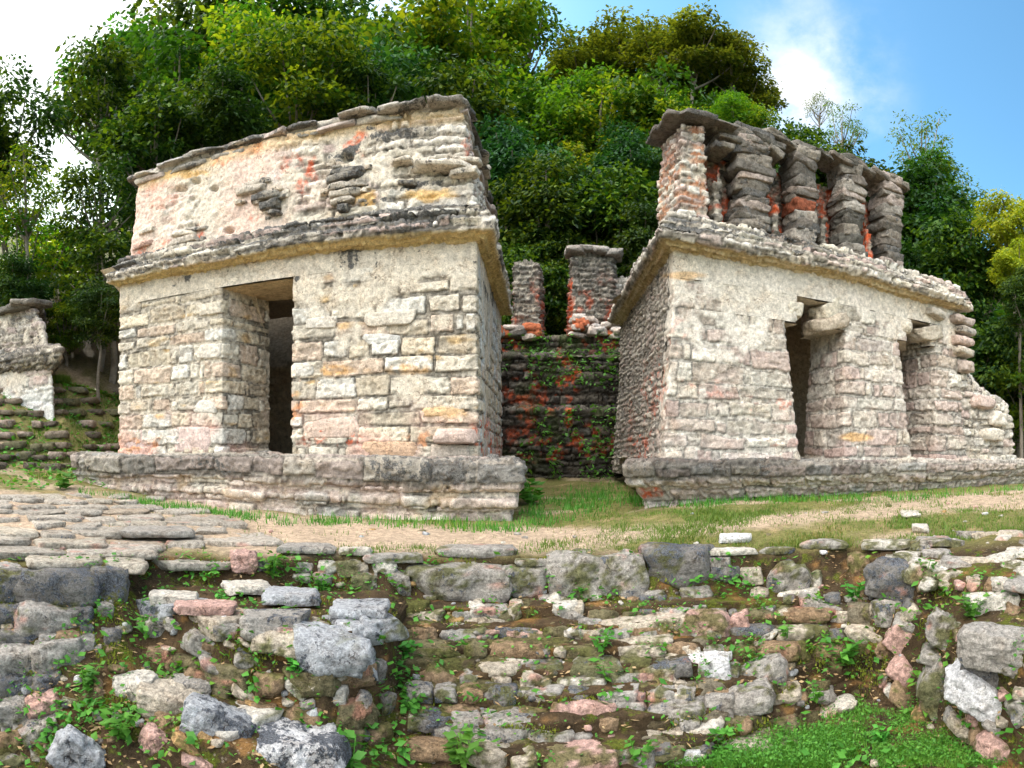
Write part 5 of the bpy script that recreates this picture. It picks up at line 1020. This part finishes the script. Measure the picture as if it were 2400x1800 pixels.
WD = [(1000, 1648, 110, 34, 1, 'large pale green leafy plant at the bottom edge below the stepped wall'), (1300, 1405, 80, 34, 0, 'tall weed growing up the middle of the stepped wall'), (1310, 1470, 90, 26, 0, 'weed with long leaves beside the square pale block of the stepped wall'),
      (180, 1480, 110, 34, 0, 'broad-leaved weed hanging in the crack of the dark block wall'), (640, 1460, 80, 40, 0, 'bright green weed on the mossy wall below the landing'), (255, 1590, 120, 46, 0, 'clump of weeds beside the tilted blue-grey boulder'),
      (590, 1245, 90, 34, 1, 'leafy weed below the terrace edge beside the squarish pinkish block'), (1820, 1430, 110, 40, 0, 'leafy weed in the corner where the two walls meet'), (1850, 1300, 80, 36, 0, 'weed growing beside the large dark stone at the corner'),
      (130, 1055, 90, 40, 1, 'bright weed against the left end of the left temple platform'), (1900, 1600, 80, 34, 1, 'weed standing among the clover of the hollow'), (1700, 1375, 70, 24, 0, 'small weed between the pink stones at the right of the stepped wall'),
      (480, 1300, 60, 24, 0, 'small weed behind the smooth pinkish slab'), (880, 1420, 90, 36, 0, 'dark weed in the gap between landing and stepped wall'), (890, 1530, 90, 36, 1, 'leafy weed low in the gap beside the landing'), (2100, 1330, 100, 50, 0, 'thick weed under the pale speckled boulder'),
      (700, 1275, 60, 30, 0, 'weed at the back of the landing under the top course'), (1380, 1645, 110, 24, 1, 'large dark-leaved plant at the bottom edge in front of the pink stone'), (1760, 1510, 70, 26, 0, 'weed beside the long pale stone near the hollow'), (1150, 1090, 100, 60, 0, 'thick green weed at the right corner of the left temple platform'),
      (760, 1690, 110, 30, 0, 'weed at the bottom edge right of the mottled white boulder'), (320, 1370, 80, 30, 0, 'weed in the gully behind the dark block wall'), (2000, 1240, 70, 40, 0, 'weed among the pale stones at upper right of the wall')]
for px, y, s, n_, k, lab in WD: weed(px, min(y, 1655), s * (.85 if y > 1645 else .68), int(n_ * 1.3), lab, 0)

# ---- trees
M_bark = bark_mat('bark', (.10, .08, .06), (.28, .24, .19))
def tube(p0, p1, r0, r1, n=7, bend=None, m=6):
    p0, p1 = np.array(p0, float), np.array(p1, float); f = np.linspace(0, 1, m)[:, None]; c = p0 * (1 - f) + p1 * f
    if bend is not None: c = c + np.sin(f * pi) * np.array(bend)
    d = (p1 - p0) / np.linalg.norm(p1 - p0); a = np.cross(d, [0.3, .9, .1]); a /= np.linalg.norm(a); b2 = np.cross(d, a)
    th = np.arange(n) / n * 2 * pi; r = r0 * (1 - f) + r1 * f
    V = (c[:, None, :] + r[:, :, None] * (np.cos(th)[None, :, None] * a + np.sin(th)[None, :, None] * b2)).reshape(-1, 3); i = np.arange(m * n).reshape(m, n)
    q = np.stack([i[:-1], np.roll(i[:-1], -1, 1), np.roll(i[1:], -1, 1), i[1:]], -1).reshape(-1, 4); return V, q
def joinVQ(l):
    b = 0; Vs = []; Qs = []
    for V, Q in l: Vs.append(V); Qs.append(Q + b); b += len(V)
    return np.concatenate(Vs), np.concatenate(Qs)
def tree_mesh(seed, nclump, nleaf, ls, shape='round', clr=.28, low=-.5, asp=.75):
    """unit crown about 1 across with its top at height 0; returns crown (leaves) and limbs"""
    rs = np.random.RandomState(seed); cs = []
    while len(cs) < nclump:
        p = rs.uniform(-1, 1, 3); q = np.linalg.norm(p)
        if q > 1 or q < .3 or p[2] < low: continue
        if rs.rand() > .25 + .75 * q: continue
        cs.append(p)
    cs = np.array(cs); R = .42; crz = R * asp; cz = -crz - .05
    C = cs * [R, R, crz] * rs.uniform(.8, 1.0, (nclump, 1)) + [0, 0, cz]
    if shape == 'umbrella': C[:, 2] = cz + np.abs(C[:, 2] - cz) * .6; C[:, :2] *= 1.2
    sz = rs.uniform(.07, clr * .5, nclump); per = (sz ** 2 / (sz ** 2).sum() * nleaf).astype(int) + 4
    id_ = np.repeat(np.arange(nclump), per); n = len(id_); d = rs.normal(size=(n, 3)); d[:, 2] = np.where(rs.rand(n) < .6, np.abs(d[:, 2]), d[:, 2]); d /= np.linalg.norm(d, axis=1)[:, None]
    rad = rs.uniform(0, 1, n) ** .3; wob = 1 + .6 * fbm(d[:, 0] * 2 + id_ * 3.1, d[:, 1] * 2, d[:, 2] * 2, seed, 2); sq = np.array([1.35, 1.35, .46]); P = C[id_] + d * sq * (sz[id_] * rad * wob)[:, None]
    P += .012 * rs.normal(size=(n, 3))
    L = ls * rs.uniform(.6, 1.5, n); outd = d + .4 * (P - [0, 0, cz]) / R; az = np.arctan2(outd[:, 1], outd[:, 0]) + rs.uniform(-1, 1, n); tl = rs.uniform(-.75, .35, n)
    crown = rot_leaves(P, L, L * rs.uniform(.42, .62, n), az, tl, rs)
    w = []; hub = np.array([0, 0, -2 * crz - .12])
    for k in rs.choice(nclump, min(nclump, 16), replace=False): w.append(tube(hub + [0, 0, rs.uniform(0, .3)], C[k], .013, .004, 5, [0, 0, -.03], 5))
    return crown, joinVQ(w), hub[2]
KIND = {}
def variant(key, mats, **kw):
    (cv, cq), (wv, wq), hub = tree_mesh(**kw); KIND[key] = (mk('crown', cv, cq, mats, smooth=False), mk('limbs', wv, wq, M_bark), hub)
def put(o, parent, loc, sc, fresh):
    c = o if fresh else o.copy()
    if not fresh: COL.objects.link(c)
    c.parent = parent; c.matrix_parent_inverse.identity(); c.location = loc; c.scale = sc; return c
L_dark = leaf_mat('leaf_dark', (.010, .036, .009), (.030, .088, .013), (.12, .19, .012), trans=.42, objvar=.12)
L_mid = leaf_mat('leaf_mid', (.017, .066, .010), (.052, .15, .015), (.20, .28, .015), trans=.48, objvar=.12)
L_gold = leaf_mat('leaf_gold', (.035, .12, .012), (.12, .24, .018), (.26, .30, .02), trans=.55, objvar=.12)
L_olive = leaf_mat('leaf_olive', (.045, .085, .016), (.12, .14, .025), (.18, .22, .02), trans=.5, objvar=.1)
L_blue = leaf_mat('leaf_blue', (.011, .055, .017), (.03, .105, .027), (.08, .17, .02), trans=.4, objvar=.12)
L_thin = leaf_mat('leaf_thin', (.05, .10, .03), (.12, .16, .05), None, trans=.45)
variant('dark', L_dark, seed=1, nclump=44, nleaf=9000, ls=.040, clr=.3)
L_bright = leaf_mat('leaf_bright', (.16, .26, .02), (.34, .42, .03), (.42, .44, .05), trans=.5, objvar=.05)
variant('brightgold', L_bright, seed=31, nclump=46, nleaf=9000, ls=.036, clr=.28, low=-.8)
variant('darkair', L_dark, seed=21, nclump=40, nleaf=4600, ls=.038, clr=.24, low=-.9)
variant('dark2', L_dark, seed=2, nclump=60, nleaf=11000, ls=.036, clr=.26, low=-.9)
variant('mid', L_mid, seed=3, nclump=50, nleaf=10000, ls=.034, clr=.28)
variant('mid2', L_mid, seed=4, nclump=40, nleaf=9000, ls=.036, clr=.32, low=-.8, asp=.9)
variant('gold', L_gold, seed=5, nclump=46, nleaf=9000, ls=.036, clr=.28, low=-.8)
variant('olive', L_olive, seed=6, nclump=50, nleaf=9000, ls=.038, clr=.26, low=-.9)
variant('goldair', L_gold, seed=12, nclump=36, nleaf=3600, ls=.036, clr=.24, asp=.9, low=-.9)
variant('blue', L_blue, seed=7, nclump=52, nleaf=11000, ls=.032, clr=.26, low=-.9)
variant('bush', L_dark, seed=8, nclump=60, nleaf=12000, ls=.036, clr=.3, low=-1, asp=1.0)
variant('bush_mid', L_gold, seed=9, nclump=60, nleaf=12000, ls=.036, clr=.3, low=-1, asp=.8)
variant('thin', L_thin, seed=10, nclump=26, nleaf=1500, ls=.030, clr=.2, asp=.8)
variant('airy', L_mid, seed=11, nclump=36, nleaf=4800, ls=.034, clr=.26, asp=.8, low=-.9)
TRV, TRQ = tube([0, 0, 0], [0, 0, 1], .032, .016, 8, None, 8)
TRV = TRV + np.stack([.03 * np.sin(TRV[:, 2] * 5), .02 * np.sin(TRV[:, 2] * 7), 0 * TRV[:, 2]], 1)
TRUNK = [mk('trunk', TRV, TRQ, M_bark)]
USED = set()
def tree(px, ytop, r, wpx, kind, lab, group=None, name='tree', cat='tree', z0=None):
    x, yy = pt(px, r); zb = gz(px, r) - .2; zt = zz(ytop, r); h = max(1.5, zt - zb)
    wd = wpx * r / F * (1.0 if kind in ('thin', 'bush_mid') else 1.35 if kind == 'olive' else 1.22); vs = min(wd * (1.35 if kind != 'olive' else 1.0), h * 1.05)
    t = thing(name, lab, cat, (x, yy, zb), group, random.uniform(0, 6.28)); cr, lm, hub = KIND[kind]; fresh = kind not in USED
    put(cr, t, (0, 0, h), (wd, wd, vs), fresh); put(lm, t, (0, 0, h), (wd, wd, vs), fresh)
    tk = max(.6, h + hub * vs + .25 * vs); put(TRUNK[0], t, (0, 0, 0), (min(wd, 6), min(wd, 6), tk), not USED); USED.add(kind); return t
T = [
 # left: dark against the glare
 (10, 150, 19, 240, 'darkair', 'dark tree cut by the left edge, standing out black against the white glare'),
 (215, 85, 23, 230, 'darkair', 'dark dense tree just right of the sun glare at top left'),
 (270, 30, 27, 300, 'airy', 'loose-crowned tree rising into the white sky above the dark ones at left'),
 (60, 290, 17, 170, 'goldair', 'tree with sunlit yellow-green leaves at the left edge below the glare'),
 (40, 400, 18, 230, 'goldair', 'thin-crowned tree with gaps of sky at the left edge, under the sunlit one'),
 (215, 330, 17, 200, 'darkair', 'dark evergreen tree close behind the left corner of the left temple'),
 (240, 470, 16.5, 220, 'darkair', 'blue-green tree low behind the left temple corner'),
 (170, 520, 22, 200, 'darkair', 'low dark tree at the top of the mossy slope'),
 (380, 60, 25, 330, 'mid', 'mid green tree above the left end of the left temple roof'),
 (420, -30, 33, 330, 'dark2', 'tall dark tree at the top edge, above the left temple'),
 (330, 200, 19, 240, 'dark', 'dark tree directly behind the left end of the sloping roof'),
 (520, -10, 24, 280, 'gold', 'tall feathery mid green tree over the middle of the left temple roof'),
 (560, -60, 38, 360, 'mid', 'high green tree reaching the top edge left of centre'),
 (640, 30, 21, 260, 'mid2', 'light green tree with bare forks, over the left temple roof'),
 (760, 20, 29, 340, 'mid2', 'broad green tree right of the light green forked one'),
 (700, -60, 40, 360, 'blue', 'far blue-green tree at the top edge over the left temple'),
 (870, 60, 26, 320, 'blue', 'blue-green tree over the right end of the left temple roof'),
 (880, -20, 36, 300, 'mid', 'pale gap-crowned tree at the top edge centre'),
 (1010, -80, 30, 280, 'gold', 'bright yellow-green tree at the top edge, centre'),
 (1130, -40, 33, 230, 'airy', 'airy tree with blue sky through it, top centre'),
 (980, 130, 24, 260, 'dark2', 'dark tree behind the right corner of the left temple roof'),
 (1070, 120, 28, 280, 'mid2', 'mid green tree below the yellow-green one'),
 (1120, 250, 22, 260, 'blue', 'blue-green tree behind the right side wall of the left temple'),
 (1210, 160, 27, 260, 'mid', 'green tree between the two temples, high'),
 (1180, 330, 19.5, 240, 'dark2', 'dark tree low between the two temples'),
 (1300, 350, 20, 240, 'dark', 'dark tree behind the broad ruined pier'),
 (1230, 480, 19, 200, 'bush', 'dark bush right behind the ruined piers'),
 (1140, 500, 18.5, 180, 'bush', 'dark shrubby tree behind the narrow ruined pier'),
 (1390, 430, 18.5, 200, 'dark2', 'dark tree hidden behind the left eave of the right temple'),
 (1290, 120, 25, 230, 'gold', 'yellow-lit tree under the flat brownish crown'),
 (1420, 150, 26, 300, 'mid', 'green tree behind the left corner pier of the right temple'),
 (1380, 260, 22, 220, 'blue', 'blue-green tree left of the corner pier'),
 (1600, 185, 22, 150, 'bush_mid', 'round vine-covered green crown above the right temple roof'),
 (1560, 225, 20, 200, 'bush', 'dark bushy tree behind the corner pier of the right temple'),
 (1720, 245, 20, 210, 'bush', 'dark low tree behind the middle of the ruined frieze'),
 (1810, 285, 21, 200, 'bush', 'dark low tree behind the right half of the ruined frieze'),
 (1900, 340, 22, 190, 'bush', 'dark tree just beyond the end pier of the frieze'),
 (1660, 300, 19, 240, 'dark2', 'dark tree close behind the broken lintels'),
 (1820, 215, 34, 130, 'thin', 'thin sparse tree against the white cloud'),
 (1770, 190, 36, 80, 'thin', 'almost bare thin tree just left of the sparse one at the cloud'),
 (1990, 225, 30, 180, 'thin', 'tallest sparse tree against the blue sky at right'),
 (2010, 300, 27, 150, 'airy', 'loose green tree beneath the tallest sparse one'),
 (2070, 350, 28, 180, 'thin', 'sparse leaning tree right of the tallest sparse one'),
 (1980, 350, 21, 230, 'dark', 'dark dense tree beyond the right end of the ruined frieze'),
 (2060, 430, 17.5, 240, 'dark2', 'dark evergreen tree beside the collapsed corner of the right temple'),
 (2195, 395, 16, 150, 'brightgold', 'bright yellow-green tree at the right edge, upper one'),
 (2205, 500, 14.6, 120, 'brightgold', 'bright yellow-green tree at the right edge, lower one'),
 (2120, 540, 18, 150, 'dark', 'dark tree before the bright yellow-green ones at the right edge'),
 (2180, 640, 16, 230, 'bush', 'dark bush right of the collapsed corner'),
 (2100, 620, 16.5, 200, 'bush', 'dark thicket directly behind the collapsed corner'),
 (2010, 480, 18, 200, 'bush', 'dark bush behind the cornice end of the right temple'),
 (2230, 760, 15, 180, 'bush_mid', 'low green bush at the right edge behind the platform'),
 (330, 400, 19, 120, 'bush', 'dark bush pressed behind the left wall of the left temple'),
 (470, 150, 19, 210, 'dark2', 'dark crown directly above the left part of the sloping roof'),
 (800, 130, 21, 200, 'dark', 'dark crown behind the stepped break of the left temple roof'),
 (1450, 190, 24, 170, 'gold', 'sunlit yellow-green crown over the corner pier of the right temple'),
 (1255, 90, 30, 150, 'olive', 'leftmost of the brownish crowns against the blue sky'),
 (1340, 50, 31, 170, 'olive', 'brownish crown second from the left along the skyline'),
 (1430, 52, 29, 150, 'olive', 'brownish crown in the middle of the skyline hump'),
 (1500, 34, 27, 160, 'olive', 'highest brownish crown, with a spreading flat top'),
 (1580, 78, 28, 130, 'olive', 'brownish crown sloping down toward the white cloud'),
 (1610, 150, 29, 130, 'olive', 'lowest brownish crown at the right end, touching the white cloud'),
 (1400, 110, 32, 300, 'mid', 'broad green crown filling in behind the brownish ones'),
 (1530, 150, 32, 220, 'mid2', 'green crown below the right brownish ones'),
 (1240, 280, 24, 170, 'gold', 'sunlit yellow-green crown low between the temples'),
 (100, 480, 24, 160, 'darkair', 'blue-green crown above the mossy slope'),
 (2222, 560, 13.9, 110, 'bush', 'dark bush cut by the right edge, in front of the bright yellow-green trees'),
 (2340, 430, 19, 220, 'mid', 'green tree past the right edge beyond the bright ones'),
 (2440, 380, 22, 240, 'dark', 'dark tree farther past the right edge'),
 (-110, 220, 19, 260, 'dark', 'dark tree past the left edge'),
 (215, 590, 15.2, 110, 'bush', 'low dark bush at the top of the hillside steps against the left temple'),
 (140, 640, 16.5, 130, 'bush_mid', 'low green bush on the mossy slope behind the half collapsed temple'),
 (30, 540, 16.5, 160, 'dark2', 'dark tree behind the roof of the half collapsed temple'),
]
for a in T: tree(*a)
# the wood closing the view behind them: one mass on the hill
def forest():
    rs = np.random.RandomState(77); n = 52000; px = rs.uniform(-260, 2500, n); r = rs.uniform(24, 60, n); X = r * np.sin((px - CX) / F); Y = r * np.cos((px - CX) / F)
    R_, Z_ = prof(px); z = np.array([np.interp(r[i], R_[i], Z_[i]) for i in range(n)])
    hh = np.interp(px, [-260, 0, 300, 900, 1250, 1500, 1700, 2500], [8, 7, 9, 9, 7.5, 6, 4.5, 5]) * (.75 + .5 * fbm(X * .22, Y * .22, None, 61, 2)); zt = z + hh * np.sqrt(rs.uniform(.15, 1, n))
    ym = HY - zt / r * F; lim = np.interp(px, [-260, 0, 100, 250, 420, 600, 1150, 1250, 1450, 1700, 1800, 1950, 2100, 2500], [560, 560, 540, 430, 160, 20, 90, 150, 120, 300, 350, 430, 480, 480])
    k = ym > lim; X, Y, zt, r = X[k], Y[k], zt[k], r[k]; n = len(X); P = np.stack([X, Y, zt], 1); L = rs.uniform(.5, 1.0, n) * (.5 + r / 60)
    V, Q = rot_leaves(P, L, L * .6, rs.uniform(0, 6.28, n), rs.uniform(-.7, .5, n), rs)
    o = mk('distant_wood', V, Q, L_dark, smooth=False); tag(o, 'dense wood covering the hillside behind the single trees', 'wood', kind='stuff')
forest()
# grassy bank at left of the left temple
def f_bank(px, y, X, Y, R): return (.5 + .6 * nz2(X, Y, 1., 70)) * (px < 262)
X, Y, Z, R, a_, b_ = gsamp(26000, f_bank, (60, 262, 600, 1040), RS); blades('grass', X, Y, Z, np.where(Z > 1.8, .22, .08), np.where(Z > 1.8, .035, .02), M_grass, RS, 'rough grass on the bank left of the left temple')
def f_st(px, y, X, Y, R): return np.full(len(px), .6)
X, Y, Z, R, a_, b_ = gsamp(2500, f_st, (0, 262, 780, 1060), RS); n = len(X)
V, Q = rot_leaves(np.stack([X, Y, Z + RS.uniform(0, .1, n)], 1), RS.uniform(.06, .16, n), RS.uniform(.04, .09, n), RS.uniform(0, 6.28, n), RS.uniform(-.3, .8, n), RS)
o = mk('undergrowth', V, Q, M_weed, smooth=False); tag(o, 'leafy undergrowth on the hillside steps', 'undergrowth', kind='stuff')
# leaves over the dark terrace steps between the temples
n = 1900; px = RS.uniform(1090, 1345, n); ys_ = RS.choice([1.04, 2.4, 2.98, 0.3], n); yv = np.where(ys_ < .5, 13.2, np.where(ys_ < 1.5, 13.35, np.where(ys_ < 2.6, 14.35, 15.3))); keep = (fbm(px * .03, ys_ * 2, None, 91, 2) > -.05) | (px > 1275) & (ys_ > 1)
px, ys_, yv = px[keep], ys_[keep], yv[keep]; n = len(px); X = yv * np.tan((px - CX) / F)
V, Q = rot_leaves(np.stack([X, yv - RS.uniform(.0, .35, n), ys_ + RS.uniform(-.75, .12, n)], 1), RS.uniform(.06, .15, n), RS.uniform(.03, .08, n), RS.uniform(0, 6.28, n), RS.uniform(-.9, .4, n), RS)
o = mk('creeping_weeds', V, Q, M_weed, smooth=False); tag(o, 'creepers hanging over the dark terrace steps', 'weeds', kind='stuff')
SKYV, CLOUD, SKYFILL, EXPO = 1.0, 8.0, 14.0, 0.60
SKYT = (1.05, 1.65, 1.75)
# ---------------------------------------------------------------- light, sky, camera
SUN_AZ, SUN_EL = -.765, radians(30.5)
sd = bpy.data.lights.new('sun', 'SUN'); sd.energy = 5.0; sd.angle = radians(.5); sd.color = (1, .9, .74)
so = bpy.data.objects.new('sun', sd); COL.objects.link(so)
from mathutils import Vector
dv = Vector((sin(SUN_AZ) * cos(SUN_EL), cos(SUN_AZ) * cos(SUN_EL), sin(SUN_EL)))
so.rotation_euler = dv.to_track_quat('Z', 'Y').to_euler(); so.location = dv * 60
w = bpy.data.worlds.new('World'); SC.world = w; w.use_nodes = True
nt = w.node_tree; nt.nodes.clear(); b = NB(nt)
out = b.n('ShaderNodeOutputWorld'); bg = b.n('ShaderNodeBackground'); bg.inputs[1].default_value = .12
sky = b.n('ShaderNodeTexSky'); sky.sky_type = 'NISHITA'; sky.sun_disc = False; sky.sun_elevation = SUN_EL; sky.sun_rotation = SUN_AZ
sky.air_density = 1.0; sky.dust_density = 1.2; sky.ozone_density = 1.5
tc = b.n('ShaderNodeTexCoord').outputs['Generated']
def near_dir(az, el, r0, r1):
    v = Vector((sin(az) * cos(el), cos(az) * cos(el), sin(el)))
    d = b.n('ShaderNodeVectorMath', _operation='DISTANCE'); b.l(tc, d.inputs[0]); d.inputs[1].default_value = v
    return b.rng(d.outputs['Value'], r0, r1, 1., 0.)
hs = b.n('ShaderNodeHueSaturation'); hs.inputs['Saturation'].default_value = 1.0; hs.inputs['Value'].default_value = SKYV
b.l(sky.outputs[0], hs.inputs['Color'])
c = hs.outputs[0]
mp = b.n('ShaderNodeMapping'); mp.inputs['Scale'].default_value = (1, 1, 1.6); b.l(tc, mp.inputs[0])
cn = b.noise(mp.outputs[0], 5.5, 9, .62); cn2 = b.noise(mp.outputs[0], 2.2, 8, .6)
# one thin cloud over the ridge at right
c = b.mix(1.0, c, SKYT, 'MULTIPLY')
m1 = b.math('MULTIPLY', near_dir(.42, .535, .02, .17), b.rng(cn2, .40, .60))
m1 = b.math('ADD', m1, b.math('MULTIPLY', near_dir(.385, .50, .0, .11), b.rng(cn, .25, .6)), True)
c = b.mix(b.math('MULTIPLY', m1, .92), c, (CLOUD, CLOUD, CLOUD * 1.02))
# bright haze of thin cloud in the quarter of the sun, and fill brightness added to the unseen sky behind the viewer
m2 = b.math('MULTIPLY', near_dir(-.85, .62, .1, .75), .9)
c = b.mix(m2, c, (CLOUD * 1.2, CLOUD * 1.17, CLOUD * 1.15))
sep = b.n('ShaderNodeSeparateXYZ'); b.l(tc, sep.inputs[0])
m3 = b.math('MULTIPLY', b.rng(sep.outputs['Y'], .25, -.35, 0., 1.), b.rng(cn2, .3, .5)); m3 = b.math('MULTIPLY', m3, b.rng(sep.outputs['Z'], -.02, .08))
m3 = b.math('MULTIPLY', m3, .45)
c = b.mix(m3, c, (SKYFILL, SKYFILL * .975, SKYFILL * .94))
m4 = b.math('MULTIPLY', near_dir(-2.35, .95, .25, .95), b.rng(cn2, .2, .45))
c = b.mix(m4, c, (SKYFILL * 2.9, SKYFILL * 2.82, SKYFILL * 2.68))  # further added fill, unseen high behind left, so the facades get directional light
b.l(c, bg.inputs[0]); b.l(bg.outputs[0], out.inputs[0])
cam = bpy.data.cameras.new('camera'); co = bpy.data.objects.new('camera', cam); COL.objects.link(co); SC.camera = co
co.rotation_euler = (pi / 2, 0, 0); co.location = (0, 0, 0)
cam.type = 'PANO'; cam.panorama_type = 'CENTRAL_CYLINDRICAL'; cam.clip_start = .05; cam.clip_end = 2000
W_, H_ = 2212.0, 1659.0
cam.central_cylindrical_range_u_min = (0 - CX) / F; cam.central_cylindrical_range_u_max = (W_ - CX) / F
cam.central_cylindrical_range_v_min = (HY - H_) / F; cam.central_cylindrical_range_v_max = HY / F
cam.central_cylindrical_radius = 1.0
SC.view_settings.view_transform = 'Standard'; SC.view_settings.look = 'None'; SC.view_settings.exposure = EXPO; SC.view_settings.gamma = 1
SC.cycles.max_bounces = 6; SC.cycles.diffuse_bounces = 4; SC.cycles.transmission_bounces = 4; SC.cycles.transparent_max_bounces = 6
SC.cycles.use_denoising = True
SC.cycles.use_adaptive_sampling = True; SC.cycles.adaptive_threshold = .03
SC.cycles.sample_clamp_indirect = 6
